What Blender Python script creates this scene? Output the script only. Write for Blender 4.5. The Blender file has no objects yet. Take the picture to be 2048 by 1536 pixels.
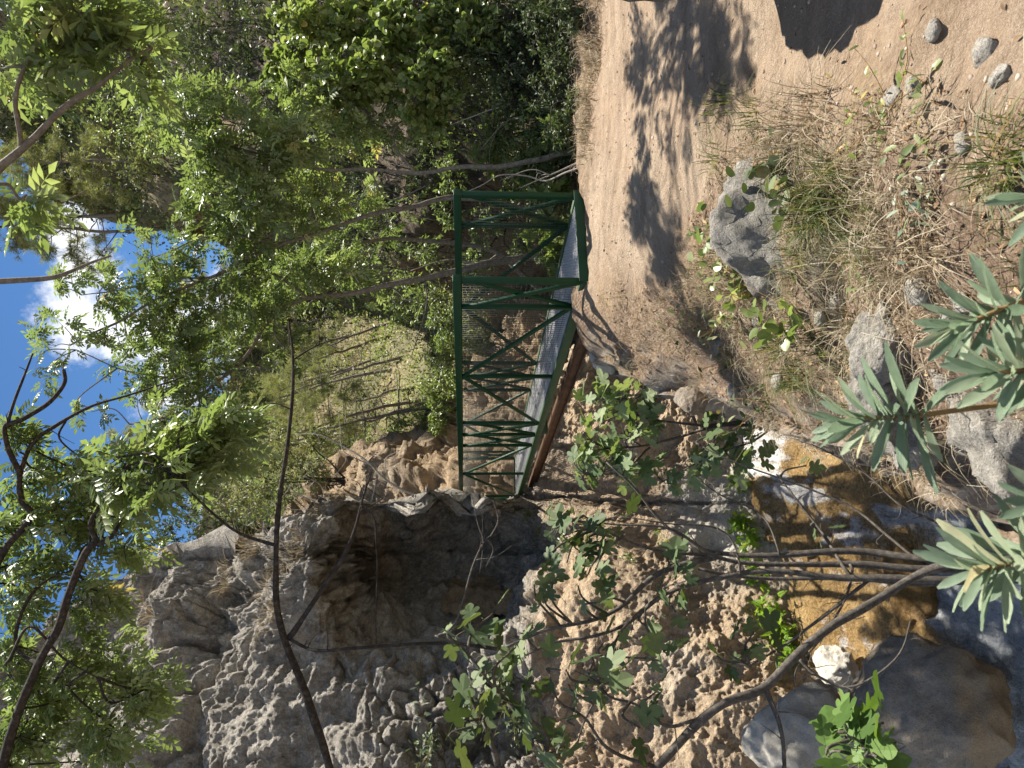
import bpy, math, random
import numpy as np
from mathutils import Vector, Matrix
R = math.radians
random.seed(7); rng = np.random.default_rng(7)
scn = bpy.context.scene
COL = scn.collection

# ------------------------------------------------------------------ camera
CAM = np.array((0.0, 0.0, 1.5)); FPX = 1450.0; PITCH = math.atan((1024 - 941) / FPX)
FW = np.array((0, math.cos(PITCH), -math.sin(PITCH)))
UPV = np.array((0, math.sin(PITCH), math.cos(PITCH)))
RT = np.array((1.0, 0, 0))
cd = bpy.data.cameras.new('camera'); cam = bpy.data.objects.new('camera', cd); COL.objects.link(cam)
cd.sensor_width = 36; cd.lens = 36 * FPX / 2048; cd.clip_start = 0.05; cd.clip_end = 3000
M = Matrix(((-UPV[0], RT[0], -FW[0], CAM[0]), (-UPV[1], RT[1], -FW[1], CAM[1]), (-UPV[2], RT[2], -FW[2], CAM[2]), (0, 0, 0, 1)))
cam.matrix_world = M                       # the photograph was taken with the camera turned on its side
cd.dof.use_dof = True; cd.dof.focus_distance = 8.0; cd.dof.aperture_fstop = 9.0
scn.camera = cam

# ------------------------------------------------------------------ light
SUN_EL = R(60); SUN_AZ = R(52)
SUN = np.array((math.sin(SUN_AZ) * math.cos(SUN_EL), math.cos(SUN_AZ) * math.cos(SUN_EL), math.sin(SUN_EL)))
sl = bpy.data.lights.new('sun', 'SUN'); sl.energy = 5.0; sl.angle = R(0.5); sl.color = (1.0, 0.94, 0.84)
so = bpy.data.objects.new('sun', sl); COL.objects.link(so)
so.rotation_euler = Vector(SUN).to_track_quat('Z', 'Y').to_euler()
wd = bpy.data.worlds.new('World'); scn.world = wd; wd.use_nodes = True
nt = wd.node_tree; nt.nodes.clear()
def pt(px, py, d):
    """photo pixel (2048 x 1536) and distance along the view -> world point"""
    return CAM + d * (FW + ((768 - py) / FPX) * RT + ((1024 - px) / FPX) * UPV)
out = nt.nodes.new('ShaderNodeOutputWorld'); bg = nt.nodes.new('ShaderNodeBackground')
sky = nt.nodes.new('ShaderNodeTexSky'); sky.sky_type = 'NISHITA'; sky.sun_disc = False
sky.sun_elevation = SUN_EL; sky.sun_rotation = SUN_AZ; sky.altitude = 1200; sky.air_density = 1.0; sky.dust_density = 0.0; sky.ozone_density = 3.5
bg.inputs[1].default_value = 0.05
tc = nt.nodes.new('ShaderNodeTexCoord')
nz = nt.nodes.new('ShaderNodeTexNoise'); nz.inputs['Scale'].default_value = 7; nz.inputs['Detail'].default_value = 12; nz.inputs['Roughness'].default_value = 0.68
nt.links.new(tc.outputs['Generated'], nz.inputs['Vector'])
acc = None
CLOUDS = [(nrm_, c_) for nrm_, c_ in (((-.5, -.8, .35), .05), ((.2, -.9, .5), .06), ((.7, -.6, .45), .05), ((-.85, -.2, .5), .05), ((-.3, -.3, .9), .04), ((.85, -.1, .35), .04), ((-.8, .45, .55), .03))]  # clouds out of view, added to whiten the blue fill light from the sky
CLOUDS += [(pt(a, b, 1) - CAM, c_) for (a, b, c_) in ((165, 610, .0032), (190, 550, .0020), (250, 650, .0022), (440, 690, .006), (140, 450, .0012), (470, 970, .004))]
for (dv, c0) in CLOUDS:
    dv = np.array(dv, float); dv = dv / np.linalg.norm(dv)
    dn = nt.nodes.new('ShaderNodeVectorMath'); dn.operation = 'DOT_PRODUCT'; dn.inputs[1].default_value = dv
    nt.links.new(tc.outputs['Generated'], dn.inputs[0])
    mr = nt.nodes.new('ShaderNodeMapRange'); mr.inputs[1].default_value = 1 - c0; mr.inputs[2].default_value = 1.0
    mr.inputs[3].default_value = 0; mr.inputs[4].default_value = .75
    nt.links.new(dn.outputs['Value'], mr.inputs[0])
    if acc is None: acc = mr.outputs[0]
    else:
        mx = nt.nodes.new('ShaderNodeMath'); mx.operation = 'MAXIMUM'
        nt.links.new(acc, mx.inputs[0]); nt.links.new(mr.outputs[0], mx.inputs[1]); acc = mx.outputs[0]
ad = nt.nodes.new('ShaderNodeMath'); ad.operation = 'MULTIPLY_ADD'; ad.inputs[1].default_value = 2.4; nt.links.new(nz.outputs['Fac'], ad.inputs[0]); nt.links.new(acc, ad.inputs[2])
cm = nt.nodes.new('ShaderNodeMapRange'); cm.interpolation_type = 'SMOOTHSTEP'
cm.inputs[1].default_value = 1.45; cm.inputs[2].default_value = 1.95
nt.links.new(ad.outputs[0], cm.inputs[0])
mixc = nt.nodes.new('ShaderNodeMixRGB'); mixc.inputs[2].default_value = (11.0, 11.1, 11.3, 1)
hs = nt.nodes.new('ShaderNodeHueSaturation'); hs.inputs['Saturation'].default_value = 1.15; hs.inputs['Value'].default_value = 1.2
nt.links.new(sky.outputs[0], hs.inputs['Color']); nt.links.new(cm.outputs[0], mixc.inputs[0]); nt.links.new(hs.outputs[0], mixc.inputs[1])
nt.links.new(mixc.outputs[0], bg.inputs[0]); nt.links.new(bg.outputs[0], out.inputs[0])
scn.view_settings.view_transform = 'Standard'; scn.view_settings.look = 'None'
scn.view_settings.exposure = 1.25; scn.view_settings.gamma = 1.0
scn.cycles.max_bounces = 7; scn.cycles.diffuse_bounces = 4; scn.cycles.glossy_bounces = 2
scn.cycles.transmission_bounces = 4; scn.cycles.sample_clamp_indirect = 6
scn.cycles.use_denoising = True

# ------------------------------------------------------------------ maths helpers
def nrm(v):
    v = np.asarray(v, float); return v / (np.linalg.norm(v, axis=-1, keepdims=True) + 1e-12)
def _h(ix, iy, iz, s):
    n = (ix * 374761393 + iy * 668265263 + iz * 1274126177 + s * 974711) & 0xFFFFFFFF
    n = ((n ^ (n >> 13)) * 1274126177) & 0xFFFFFFFF
    n = (n ^ (n >> 16)) & 0xFFFF
    return n / 32767.5 - 1.0
def vnoise(p, s=0):
    p = np.asarray(p, float); i = np.floor(p).astype(np.int64); f = p - i
    u = f * f * f * (f * (f * 6 - 15) + 10); r = 0
    for dx in (0, 1):
        wx = u[:, 0] if dx else 1 - u[:, 0]
        for dy in (0, 1):
            wy = u[:, 1] if dy else 1 - u[:, 1]
            for dz in (0, 1):
                wz = u[:, 2] if dz else 1 - u[:, 2]
                r = r + wx * wy * wz * _h(i[:, 0] + dx, i[:, 1] + dy, i[:, 2] + dz, s)
    return r
def fbm(p, o=5, s=0, g=.5, l=2.03):
    a, t, q = 1.0, 0, np.asarray(p, float)
    for k in range(o):
        t = t + a * vnoise(q, s + k); a *= g; q = q * l + 3.7
    return t
def sm(a, b, x): u = np.clip((x - a) / (b - a), 0, 1); return u * u * (3 - 2 * u)
def worley(p, s=0):
    p = np.asarray(p, float); i = np.floor(p).astype(np.int64); f1 = np.full(len(p), 9.0); f2 = f1.copy()
    for dx in (-1, 0, 1):
        for dy in (-1, 0, 1):
            for dz in (-1, 0, 1):
                c = i + (dx, dy, dz); q = np.stack([c[:, k] + .5 + .46 * _h(c[:, 0], c[:, 1], c[:, 2], s + k * 7) for k in range(3)], 1)
                d = np.sqrt(((p - q) ** 2).sum(1)); f2 = np.minimum(f2, np.maximum(f1, d)); f1 = np.minimum(f1, d)
    return f1, f2
def ridged(p, o=4, s=0):
    a, t, q = 1.0, 0, np.asarray(p, float)
    for k in range(o):
        t = t + a * (1 - np.abs(vnoise(q, s + k)) * 2); a *= .5; q = q * 2.1 + 1.3
    return t
def tps(P, v, Q, lam=1e-3):
    P = np.asarray(P, float); v = np.asarray(v, float); c = P.mean(0); sc = P.std() + 1e-9
    P = (P - c) / sc; Q = (np.asarray(Q, float) - c) / sc; n = len(P)
    def ph(r2): return np.where(r2 > 1e-12, .5 * r2 * np.log(np.maximum(r2, 1e-12)), 0)
    K = ph(((P[:, None] - P[None]) ** 2).sum(-1)) + lam * np.eye(n)
    A = np.zeros((n + 3, n + 3)); A[:n, :n] = K; A[:n, n] = 1; A[:n, n + 1:] = P; A[n, :n] = 1; A[n + 1:, :n] = P.T
    w = np.linalg.solve(A, np.r_[v, 0, 0, 0]); o = np.empty(len(Q))
    for k in range(0, len(Q), 20000):
        q = Q[k:k + 20000]
        o[k:k + 20000] = ph(((q[:, None] - P[None]) ** 2).sum(-1)) @ w[:n] + w[n] + q @ w[n + 1:]
    return o
def catmull(pts, k=6):
    p = np.asarray(pts, float)
    if len(p) < 3: return np.array([p[0] + (p[-1] - p[0]) * t for t in np.linspace(0, 1, k + 1)])
    q = np.vstack((2 * p[0] - p[1], p, 2 * p[-1] - p[-2])); o = []
    for i in range(1, len(q) - 2):
        for t in np.arange(k) / k:
            o.append(.5 * (2 * q[i] + (q[i + 1] - q[i - 1]) * t + (2 * q[i - 1] - 5 * q[i] + 4 * q[i + 1] - q[i + 2]) * t * t + (3 * q[i] - q[i - 1] - 3 * q[i + 1] + q[i + 2]) * t ** 3))
    o.append(p[-1]); return np.array(o)

# ------------------------------------------------------------------ mesh helpers
class MB:
    def __init__(s): s.V = []; s.F = []; s.A = []; s.n = 0
    def add(s, V, Fs, a=0.5):
        V = np.asarray(V, float).reshape(-1, 3); s.V.append(V)
        s.A.append(np.full(len(V), a) if np.isscalar(a) else np.asarray(a, float))
        for F in Fs: s.F.append(np.asarray(F, int) + s.n)
        s.n += len(V)
    def build(s, name, mat=None, parent=None, smooth=False, attrs=None, mat2=None, nf2=0):
        V = np.concatenate(s.V) if s.V else np.zeros((0, 3))
        me = bpy.data.meshes.new(name); me.vertices.add(len(V)); me.vertices.foreach_set('co', V.astype(np.float32).ravel())
        lo = np.concatenate([f.ravel() for f in s.F]).astype(np.int32)
        tot = np.concatenate([np.full(len(f), f.shape[1]) for f in s.F]).astype(np.int32)
        st = np.r_[0, np.cumsum(tot)[:-1]].astype(np.int32)
        me.loops.add(len(lo)); me.loops.foreach_set('vertex_index', lo)
        me.polygons.add(len(tot)); me.polygons.foreach_set('loop_start', st)
        me.update(calc_edges=True)
        at = me.attributes.new('rnd', 'FLOAT', 'POINT'); at.data.foreach_set('value', np.concatenate(s.A).astype(np.float32))
        for k, v in (attrs or {}).items():
            at = me.attributes.new(k, 'FLOAT', 'POINT'); at.data.foreach_set('value', np.asarray(v, np.float32))
        if smooth: me.polygons.foreach_set('use_smooth', np.ones(len(tot), bool))
        if mat: me.materials.append(mat)
        if mat2: me.materials.append(mat2); me.polygons.foreach_set('material_index', np.r_[np.zeros(len(tot) - nf2), np.ones(nf2)].astype(np.int32))
        o = bpy.data.objects.new(name, me); COL.objects.link(o)
        if parent is not None: o.parent = parent; o.matrix_parent_inverse = Matrix.Translation(-parent.location)
        return o
def thing(name, label, cat, loc=(0, 0, 0), group=None):
    o = bpy.data.objects.new(name, None); COL.objects.link(o); o.location = Vector(tuple(float(c) for c in loc)); o.empty_display_size = .1
    return tag(o, label, cat, group)
def tag(o, label=None, cat=None, group=None, kind=None):
    if label: o['label'] = label
    if cat: o['category'] = cat
    if group: o['group'] = group
    if kind: o['kind'] = kind
    return o
def structure(o, label=None): return tag(o, label, None, None, 'structure')
def tube(mb, pts, rad, n=6, a=.5, cap=True):
    p = np.asarray(pts, float); m = len(p); r = np.atleast_1d(np.asarray(rad, float))
    r = r if len(r) == m and m != 2 else (np.linspace(r[0], r[-1], m))
    t = nrm(np.gradient(p, axis=0)); u = np.cross(t[0], (0.3, 0.2, 1)); 
    if np.linalg.norm(u) < 1e-3: u = np.cross(t[0], (1, 0, 0))
    u = nrm(u); U = np.empty((m, 3))
    for i in range(m):
        u = u - t[i] * (u @ t[i]); u = u / (np.linalg.norm(u) + 1e-12); U[i] = u
    W = np.cross(t, U); an = np.arange(n) * 2 * math.pi / n
    V = p[:, None] + r[:, None, None] * (np.cos(an)[None, :, None] * U[:, None] + np.sin(an)[None, :, None] * W[:, None])
    i = np.arange(m - 1)[:, None] * n; j = np.arange(n)[None]; k = (j + 1) % n
    F = np.stack((i + j, i + k, i + n + k, i + n + j), -1).reshape(-1, 4)
    mb.add(V.reshape(-1, 3), [F] + ([np.arange(n)[None, ::-1], (np.arange(n) + (m - 1) * n)[None]] if cap else []), a)
def bar(mb, a, b, w, h, up=(0, 0, 1), rnd=.5):
    """rectangular bar from a to b, w across, h along up"""
    a = np.asarray(a, float); b = np.asarray(b, float); t = nrm(b - a); up = np.asarray(up, float)
    s = nrm(np.cross(t, up)); u = np.cross(s, t)
    q = [a + s * w / 2 * i + u * h / 2 * j for i, j in ((-1, -1), (1, -1), (1, 1), (-1, 1))]
    q += [p + (b - a) for p in q]
    mb.add(q, [np.array([(0, 3, 2, 1), (4, 5, 6, 7), (0, 1, 5, 4), (1, 2, 6, 5), (2, 3, 7, 6), (3, 0, 4, 7)])], rnd)
def scatter(mb, T, pos, ax, nm, sc, rnd=None):
    TV, TF = T; pos = np.asarray(pos, float); n = len(pos)
    if n == 0: return
    ax = nrm(ax); nm = np.asarray(nm, float); nm = nm - ax * (nm * ax).sum(-1, keepdims=True); nm = nrm(nm); y = np.cross(nm, ax)
    sc = np.broadcast_to(np.asarray(sc, float), (n,))
    V = pos[:, None] + sc[:, None, None] * (TV[None, :, 0:1] * ax[:, None] + TV[None, :, 1:2] * y[:, None] + TV[None, :, 2:3] * nm[:, None])
    k = len(TV); off = (np.arange(n) * k)[:, None, None]
    r = rng.random(n) if rnd is None else rnd
    mb.add(V.reshape(-1, 3), [(np.asarray(F)[None] + off).reshape(-1, np.asarray(F).shape[1]) for F in TF], np.repeat(r, k))

# ------------------------------------------------------------------ leaf shapes
def T_leaf(w=.4, fold=.12, droop=.1):
    V = np.array([(0, 0, 0), (.28, w * .42, fold * w), (.66, w * .40, fold * w - droop * .4), (1, 0, -droop), (.66, -w * .40, fold * w - droop * .4), (.28, -w * .42, fold * w), (.5, 0, 0)])
    return V, [np.array([(0, 1, 6), (1, 2, 6), (2, 3, 6), (3, 4, 6), (4, 5, 6), (5, 0, 6)])]
def T_round(fold=.1, droop=.1):
    an = np.array([0, 24, 52, 85, 118, 146, 166, 194, 214, 242, 275, 308, 336]) * math.pi / 180; r = np.array([.56, .52, .48, .47, .49, .53, .45, .45, .53, .49, .47, .48, .52])
    x = .45 + r * np.cos(an); y = r * np.sin(an); V = [(.45, 0, -.02)] + [(a, b, fold * abs(b) * 1.6 - droop * a * a + .02 * math.sin(7 * b)) for a, b in zip(x, y)]; n = len(an)
    return np.array(V), [np.array([(0, i + 1, (i + 1) % n + 1) for i in range(n)])]
def T_small(w=.4, fold=.15, droop=.1):
    return np.array([(0, 0, 0), (.48, w / 2, fold * w), (1, 0, -droop), (.48, -w / 2, fold * w)]), [np.array([(0, 1, 2), (0, 2, 3)])]
def T_compound(pairs=3, ll=.50, w=.42):
    V = [(0, -.008, 0), (0, .008, 0), (.95, .004, -.12), (.95, -.004, -.12)]; Q = [(0, 1, 2, 3)]; Fq = []
    lv, lf = T_small(w, .15, .12)
    def put(x, ang, s, z):
        b = len(V); c, sn = math.cos(ang), math.sin(ang)
        for (a, bb, zz) in lv * s: V.append((x + a * c - bb * sn, a * sn + bb * c, z + zz))
        for f in lf[0]: Fq.append([i + b for i in f])
    for i in range(pairs):
        x = .30 + .62 * i / pairs; z = -.12 * x * x
        for sg in (-1, 1): put(x, sg * R(56 - 3 * i), ll * (1 - .08 * abs(i - 1)), z)
    put(.93, 0, ll, -.12)
    return np.array(V), [np.array(Q), np.array(Fq)]
def T_fig():
    V = [(0, 0), (.25, .20), (.32, 0)]; half = [
        [(0, 0), (-.08, .12), (-.06, .28), (.05, .40), (.18, .38), (.25, .20)],
        [(.32, 0), (.25, .20), (.33, .42), (.45, .53), (.58, .50), (.60, .36), (.52, .17)],
        [(.32, 0), (.52, .17), (.66, .24), (.82, .22), (.94, .11), (1.0, 0)], [(0, 0), (.25, .20), (.32, 0)]]
    VV = []; FF = []
    for sg in (1, -1):
        for poly in half:
            b = len(VV)
            for (x, y) in poly: VV.append((x, sg * y, .16 * abs(y) - .35 * y * y - .12 * x * x + .03 * math.sin(9 * x + 5 * y)))
            f = list(range(b, b + len(poly))); FF.append(np.array([f if sg > 0 else f[::-1]]))
    b = len(VV); VV += [(-.55, -.014, .12), (-.55, .014, .12), (.02, .012, .002), (.02, -.012, .002)]
    FF.append(np.array([(b, b + 1, b + 2, b + 3)]))
    return np.array(VV), FF
def T_strap(ws=(.06, .11, .16, .20, .18, .05), curve=.12):
    n = len(ws); V = []; F = []
    for i, w in enumerate(ws):
        x = i / (n - 1); z = -curve * x * x
        V += [(x, -w / 2, z + .05 * w + .02), (x, 0, z), (x, w / 2, z + .05 * w + .02)]
    for i in range(n - 1):
        b = i * 3; F += [(b, b + 3, b + 4, b + 1), (b + 1, b + 4, b + 5, b + 2)]
    return np.array(V), [np.array(F)]
def T_needles(n=14, seed=3):
    r = np.random.default_rng(seed); V = []; F = []
    for k in range(n):
        d = nrm(r.normal(size=3) * (.55, .7, .7) + (.8, 0, 0)); s = nrm(np.cross(d, r.normal(size=3))) * .022; o = np.array((k / n * .5, 0, 0)); b = len(V)
        V += [o - s, o + s, o + d * (.7 + .4 * r.random())]; F.append((b, b + 1, b + 2))
    return np.array(V), [np.array(F)]
def T_stone(seed):
    r = np.random.default_rng(seed); t = 1.618
    V = nrm(np.array([(-1, t, 0), (1, t, 0), (-1, -t, 0), (1, -t, 0), (0, -1, t), (0, 1, t), (0, -1, -t), (0, 1, -t), (t, 0, -1), (t, 0, 1), (-t, 0, -1), (-t, 0, 1)], float))
    V = V * (.75 + .5 * r.random((12, 1))) * (1, .8, .55)
    F = np.array([(0, 11, 5), (0, 5, 1), (0, 1, 7), (0, 7, 10), (0, 10, 11), (1, 5, 9), (5, 11, 4), (11, 10, 2), (10, 7, 6), (7, 1, 8), (3, 9, 4), (3, 4, 2), (3, 2, 6), (3, 6, 8), (3, 8, 9), (4, 9, 5), (2, 4, 11), (6, 2, 10), (8, 6, 7), (9, 8, 1)])
    return V, [F]

# ------------------------------------------------------------------ materials
def mat(name):
    m = bpy.data.materials.new(name); m.use_nodes = True; m.node_tree.nodes.clear(); return m, m.node_tree
def nd(t, typ, **kw):
    n = t.nodes.new(typ)
    for k, v in kw.items():
        if k.startswith('i_'):
            n.inputs[k[2:].replace('_', ' ')].default_value = v
        else: setattr(n, k, v)
    return n
def ramp(t, stops, fac=None, interp='LINEAR'):
    n = t.nodes.new('ShaderNodeValToRGB'); cr = n.color_ramp; cr.interpolation = interp
    while len(cr.elements) < len(stops): cr.elements.new(.5)
    for e, (p, c) in zip(cr.elements, stops): e.position = p; e.color = (c[0], c[1], c[2], 1) if len(c) == 3 else c
    if fac is not None: t.links.new(fac, n.inputs[0])
    return n.outputs[0]
def noise(t, vec, scale, detail=6, rough=.6, dist=0):
    n = t.nodes.new('ShaderNodeTexNoise'); n.inputs['Scale'].default_value = scale; n.inputs['Detail'].default_value = detail
    n.inputs['Roughness'].default_value = rough; n.inputs['Distortion'].default_value = dist
    if vec is not None: t.links.new(vec, n.inputs['Vector'])
    return n.outputs['Fac']
def mixc_(t, fac, a, b, typ='MIX'):
    n = t.nodes.new('ShaderNodeMixRGB'); n.blend_type = typ
    for i, v in ((0, fac), (1, a), (2, b)):
        if isinstance(v, (float, int)): n.inputs[i].default_value = v
        elif isinstance(v, tuple): n.inputs[i].default_value = v + (1,) if len(v) == 3 else v
        else: t.links.new(v, n.inputs[i])
    return n.outputs[0]
def math_(t, op, a, b=0.0, clamp=False):
    n = t.nodes.new('ShaderNodeMath'); n.operation = op; n.use_clamp = clamp
    for i, v in ((0, a), (1, b)):
        if isinstance(v, (float, int)): n.inputs[i].default_value = v
        else: t.links.new(v, n.inputs[i])
    return n.outputs[0]
def attr(t, name): n = t.nodes.new('ShaderNodeAttribute'); n.attribute_name = name; return n.outputs['Fac']
def objco(t, scale=None, world=True):
    if world: v = t.nodes.new('ShaderNodeNewGeometry').outputs['Position']
    else: v = t.nodes.new('ShaderNodeTexCoord').outputs['Object']
    if scale:
        m = t.nodes.new('ShaderNodeMapping'); m.inputs['Scale'].default_value = scale; t.links.new(v, m.inputs[0]); v = m.outputs[0]
    return v
def finish(t, col, rough=.8, bump=None, bstr=.5, bdist=.02, spec=.3, metal=0.0, trans=0.0, tcol=None):
    o = t.nodes.new('ShaderNodeOutputMaterial'); p = t.nodes.new('ShaderNodeBsdfPrincipled')
    if isinstance(col, tuple): p.inputs['Base Color'].default_value = col + (1,)
    else: t.links.new(col, p.inputs['Base Color'])
    if isinstance(rough, float): p.inputs['Roughness'].default_value = rough
    else: t.links.new(rough, p.inputs['Roughness'])
    p.inputs['Specular IOR Level'].default_value = spec; p.inputs['Metallic'].default_value = metal
    if bump is not None:
        b = t.nodes.new('ShaderNodeBump'); b.inputs['Strength'].default_value = bstr; b.inputs['Distance'].default_value = bdist
        t.links.new(bump, b.inputs['Height']); t.links.new(b.outputs[0], p.inputs['Normal'])
    s = p.outputs[0]
    if trans > 0:
        tr = t.nodes.new('ShaderNodeBsdfTranslucent'); mx = t.nodes.new('ShaderNodeMixShader'); mx.inputs[0].default_value = trans
        if tcol is None: t.links.new(col, tr.inputs[0])
        else: t.links.new(tcol, tr.inputs[0])
        t.links.new(s, mx.inputs[1]); t.links.new(tr.outputs[0], mx.inputs[2]); s = mx.outputs[0]
    t.links.new(s, o.inputs[0])
def leaf_mat(name, c0, c1, c2, trans=.35, rough=.42, spec=.5, tint=(1.1, 1.2, .65), old=1.6):
    m, t = mat(name); c = ramp(t, ((0, c0), (.55, c1), (.93, c2), (1, (c2[0] * old, c2[1] * (1 + (old - 1) * .2), c2[2]))), attr(t, 'rnd'))
    n = noise(t, objco(t), 30, 2); c = mixc_(t, .3, c, ramp(t, ((.3, (.6, .6, .6)), (.7, (1.3, 1.3, 1.3))), n), 'MULTIPLY')
    tc_ = mixc_(t, 1.0, c, tint, 'MULTIPLY')
    finish(t, c, rough, spec=spec, trans=trans, tcol=tc_); return m
def bark_mat(name, c0, c1, c2, sc=18):
    m, t = mat(name); v = objco(t); n = noise(t, v, sc, 8, .65); n2 = noise(t, v, sc * 5, 5, .7)
    c = ramp(t, ((.28, c0), (.5, c1), (.72, c2)), mixc_(t, .4, n, n2))
    finish(t, c, .85, bump=n2, bstr=.7, bdist=.008, spec=.2); return m
def rock_mat(name, dark, mid, light, warm, warmpos=.5, sc=1.0, bstr=.8, pits=True, white=0.0):
    m, t = mat(name); v = objco(t)
    n1 = noise(t, v, .55 * sc, 8, .62, .4); n2 = noise(t, v, 3.2 * sc, 10, .7, .3); n3 = noise(t, v, 14 * sc, 8, .72)
    c = ramp(t, ((.30, dark), (.47, mid), (.68, light)), mixc_(t, .5, n2, n3))
    wa = math_(t, 'MULTIPLY', attr(t, 'warm'), 1.0)
    w = ramp(t, ((warmpos - .22, (0, 0, 0)), (warmpos + .20, (.9, .9, .9))), math_(t, 'ADD', math_(t, 'MULTIPLY', n1, .55), math_(t, 'MULTIPLY', wa, .8)))
    c2 = mixc_(t, 1.0, ramp(t, ((.25, tuple(x * .35 for x in warm)), (.5, warm), (.75, tuple(min(1, x * 1.5) for x in warm))), mixc_(t, .5, n2, n3)), (1, 1, 1), 'MULTIPLY')
    c = mixc_(t, w, c, c2)
    # vertical water stains and lichen specks
    st = noise(t, objco(t, (1.6, 1.6, .18)), 2.2, 6, .6); c = mixc_(t, ramp(t, ((.52, (0, 0, 0)), (.72, (.55, .55, .55))), st), c, (.055, .052, .048))
    c = mixc_(t, math_(t, 'MULTIPLY', attr(t, 'white'), 1.0), c, (.62, .58, .50))
    vo = t.nodes.new('ShaderNodeTexVoronoi'); vo.inputs['Scale'].default_value = 5 * sc; t.links.new(mixc_(t, .25, v, noise(t, v, 4, 4)), vo.inputs[0])
    h = math_(t, 'ADD', math_(t, 'MULTIPLY', n2, 1.2), math_(t, 'MULTIPLY', n3, .8))
    h = math_(t, 'ADD', h, math_(t, 'MULTIPLY', vo.outputs['Distance'], .35 if pits else .1))
    n4 = noise(t, v, 45 * sc, 4, .7); c = mixc_(t, .55, c, ramp(t, ((.34, (.32, .31, .30)), (.50, (1, 1, 1)), (.68, (1.35, 1.35, 1.35))), n4), 'MULTIPLY')
    h = math_(t, 'ADD', h, math_(t, 'MULTIPLY', n4, .5))
    finish(t, c, .9, bump=h, bstr=bstr, bdist=.10, spec=.2); return m

# ------------------------------------------------------------------ near ground: path, banks and stream bed as one height field
GC = []
def g(px, py, d): GC.append(pt(px, py, d))
for a in ((1172, 560, 7.0), (1168, 370, 7.2), (1188, 200, 7.0), (1196, 0, 6.75), (1210, -400, 6.5), (2048, 100, 2.0), (2048, 400, 1.95), (1800, 100, 2.62), (1800, 400, 2.45),
          (1600, 100, 3.35), (1600, 620, 3.45), (1600, 300, 3.3), (1480, 100, 4.0), (1400, 150, 4.5), (1420, 300, 4.4), (1330, 300, 5.1), (1250, 300, 6.1), (1250, 0, 6.1), (1400, -250, 4.5),
          (1800, -300, 2.7), (2048, -300, 2.05), (1245, 560, 6.25), (1320, 560, 5.6), (1196, 630, 6.7), (1290, 690, 6.3), (1360, 730, 6.0), (1330, 640, 5.9),
          (1440, 600, 4.9), (1500, 700, 4.75), (1600, 720, 4.05), (1620, 800, 4.1), (1700, 800, 3.6), (1700, 650, 3.3), (1800, 650, 2.8), (1850, 880, 3.0), (2000, 880, 2.6), (1950, 700, 2.4), (2048, 800, 2.25), (2048, 600, 2.1)): g(*a)
for a in ((-.15, 6.3, -.45), (-.42, 6.6, -1.5), (-.5, 5.4, -1.3), (-.75, 5.8, -2.5), (-.35, 4.6, -.75), (-.75, 4.4, -1.9), (-.55, 3.6, -.9), (-1.0, 3.6, -2.0), (-.75, 2.6, -1.0), (-1.3, 2.8, -2.3),
          (-1.2, 5.0, -3.3), (-1.9, 4.6, -3.8), (-2.2, 3.0, -3.4), (-1.1, 1.2, -1.4), (-2.2, 1.0, -3.0), (-3.5, 2.5, -3.9), (-4, 0, -3.8), (-.3, 7.6, -1.2), (-.75, 8.2, -2.7), (.25, 8.6, -1.0), (.2, 7.5, .1), (.05, 9.6, -2.6), (0.9, 10.6, -2.5),
          (.8, 9.0, -.9), (1.5, 8.6, -.5), (2.0, 11, -2.3), (1.3, 7.6, .33), (2.6, 7.9, .34), (4.2, 7.6, .36), (0, 0, 0.02), (0, -3, .1), (3, 0, .15), (5, 4, .5), (4, -3, .3), (-3, -4, -1), (7, 6, 1.2), (.4, 1.2, -.02), (-.5, 1.3, -.3), (1.5, .8, .02), (3.2, 3, .25), (4.5, 5.5, .5)):
    GC.append(np.array(a, float))
WPT = [(1496, 700, 12.6), (1496, 860, 11.6), (1500, 1000, 11.4), (1520, 1100, 11.1), (1545, 1200, 10.8), (1570, 1330, 10.4), (1640, 860, 10.1), (1650, 1000, 9.7), (1655, 1200, 9.4), (1660, 1340, 9.3), (1735, 900, 9.0), (1740, 1000, 8.9), (1745, 1150, 8.75),
       (1745, 1300, 8.6), (1800, 920, 8.45), (1800, 1050, 8.4), (1850, 1200, 8.0), (1900, 950, 7.75), (1900, 1100, 7.7), (1950, 1200, 7.35), (2000, 1400, 7.1), (2048, 1536, 6.9), (2048, 1200, 6.9), (2048, 1000, 6.95), (1850, 1536, 7.9), (2250, 1300, 6.0), (2250, 1900, 6.0), (2600, 1600, 4.9)]
WPT = np.array([pt(*a) for a in WPT])
WPT = np.vstack((WPT, [(.5, 13.2, -3.0), (1.6, 14.5, -2.9), (2.6, 16, -2.8), (-1, 15, -2.8), (-6, 4, -4.2), (-8, 2, -4.4)]))
GCs = np.array(GC)
BED = WPT.copy(); BED[:, 2] -= .30
CTRL = np.vstack((GCs, BED))
xs = np.concatenate((np.linspace(-12, -4.6, 22), np.arange(-4.5, 4.51, .045), np.linspace(4.6, 14, 28)))
ys = np.concatenate((np.linspace(-8, .7, 24), np.arange(.75, 9.01, .045), np.linspace(9.1, 18, 56)))
GX, GY = np.meshgrid(xs, ys); Qg = np.c_[GX.ravel(), GY.ravel()]
GZ = np.clip(tps(CTRL[:, :2], CTRL[:, 2], Qg, 5e-3), -4.6, 2.2)
steep = np.hypot(*np.gradient(GZ.reshape(GX.shape), ys, xs)).ravel()
P3 = np.c_[Qg, GZ]
# a dark pocket washed out under the boulder
pit = pt(1655, 600, 3.35); GZ = GZ - .42 * np.exp(-(((Qg - pit[:2]) / (.20, .13)) ** 2).sum(1))
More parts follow.
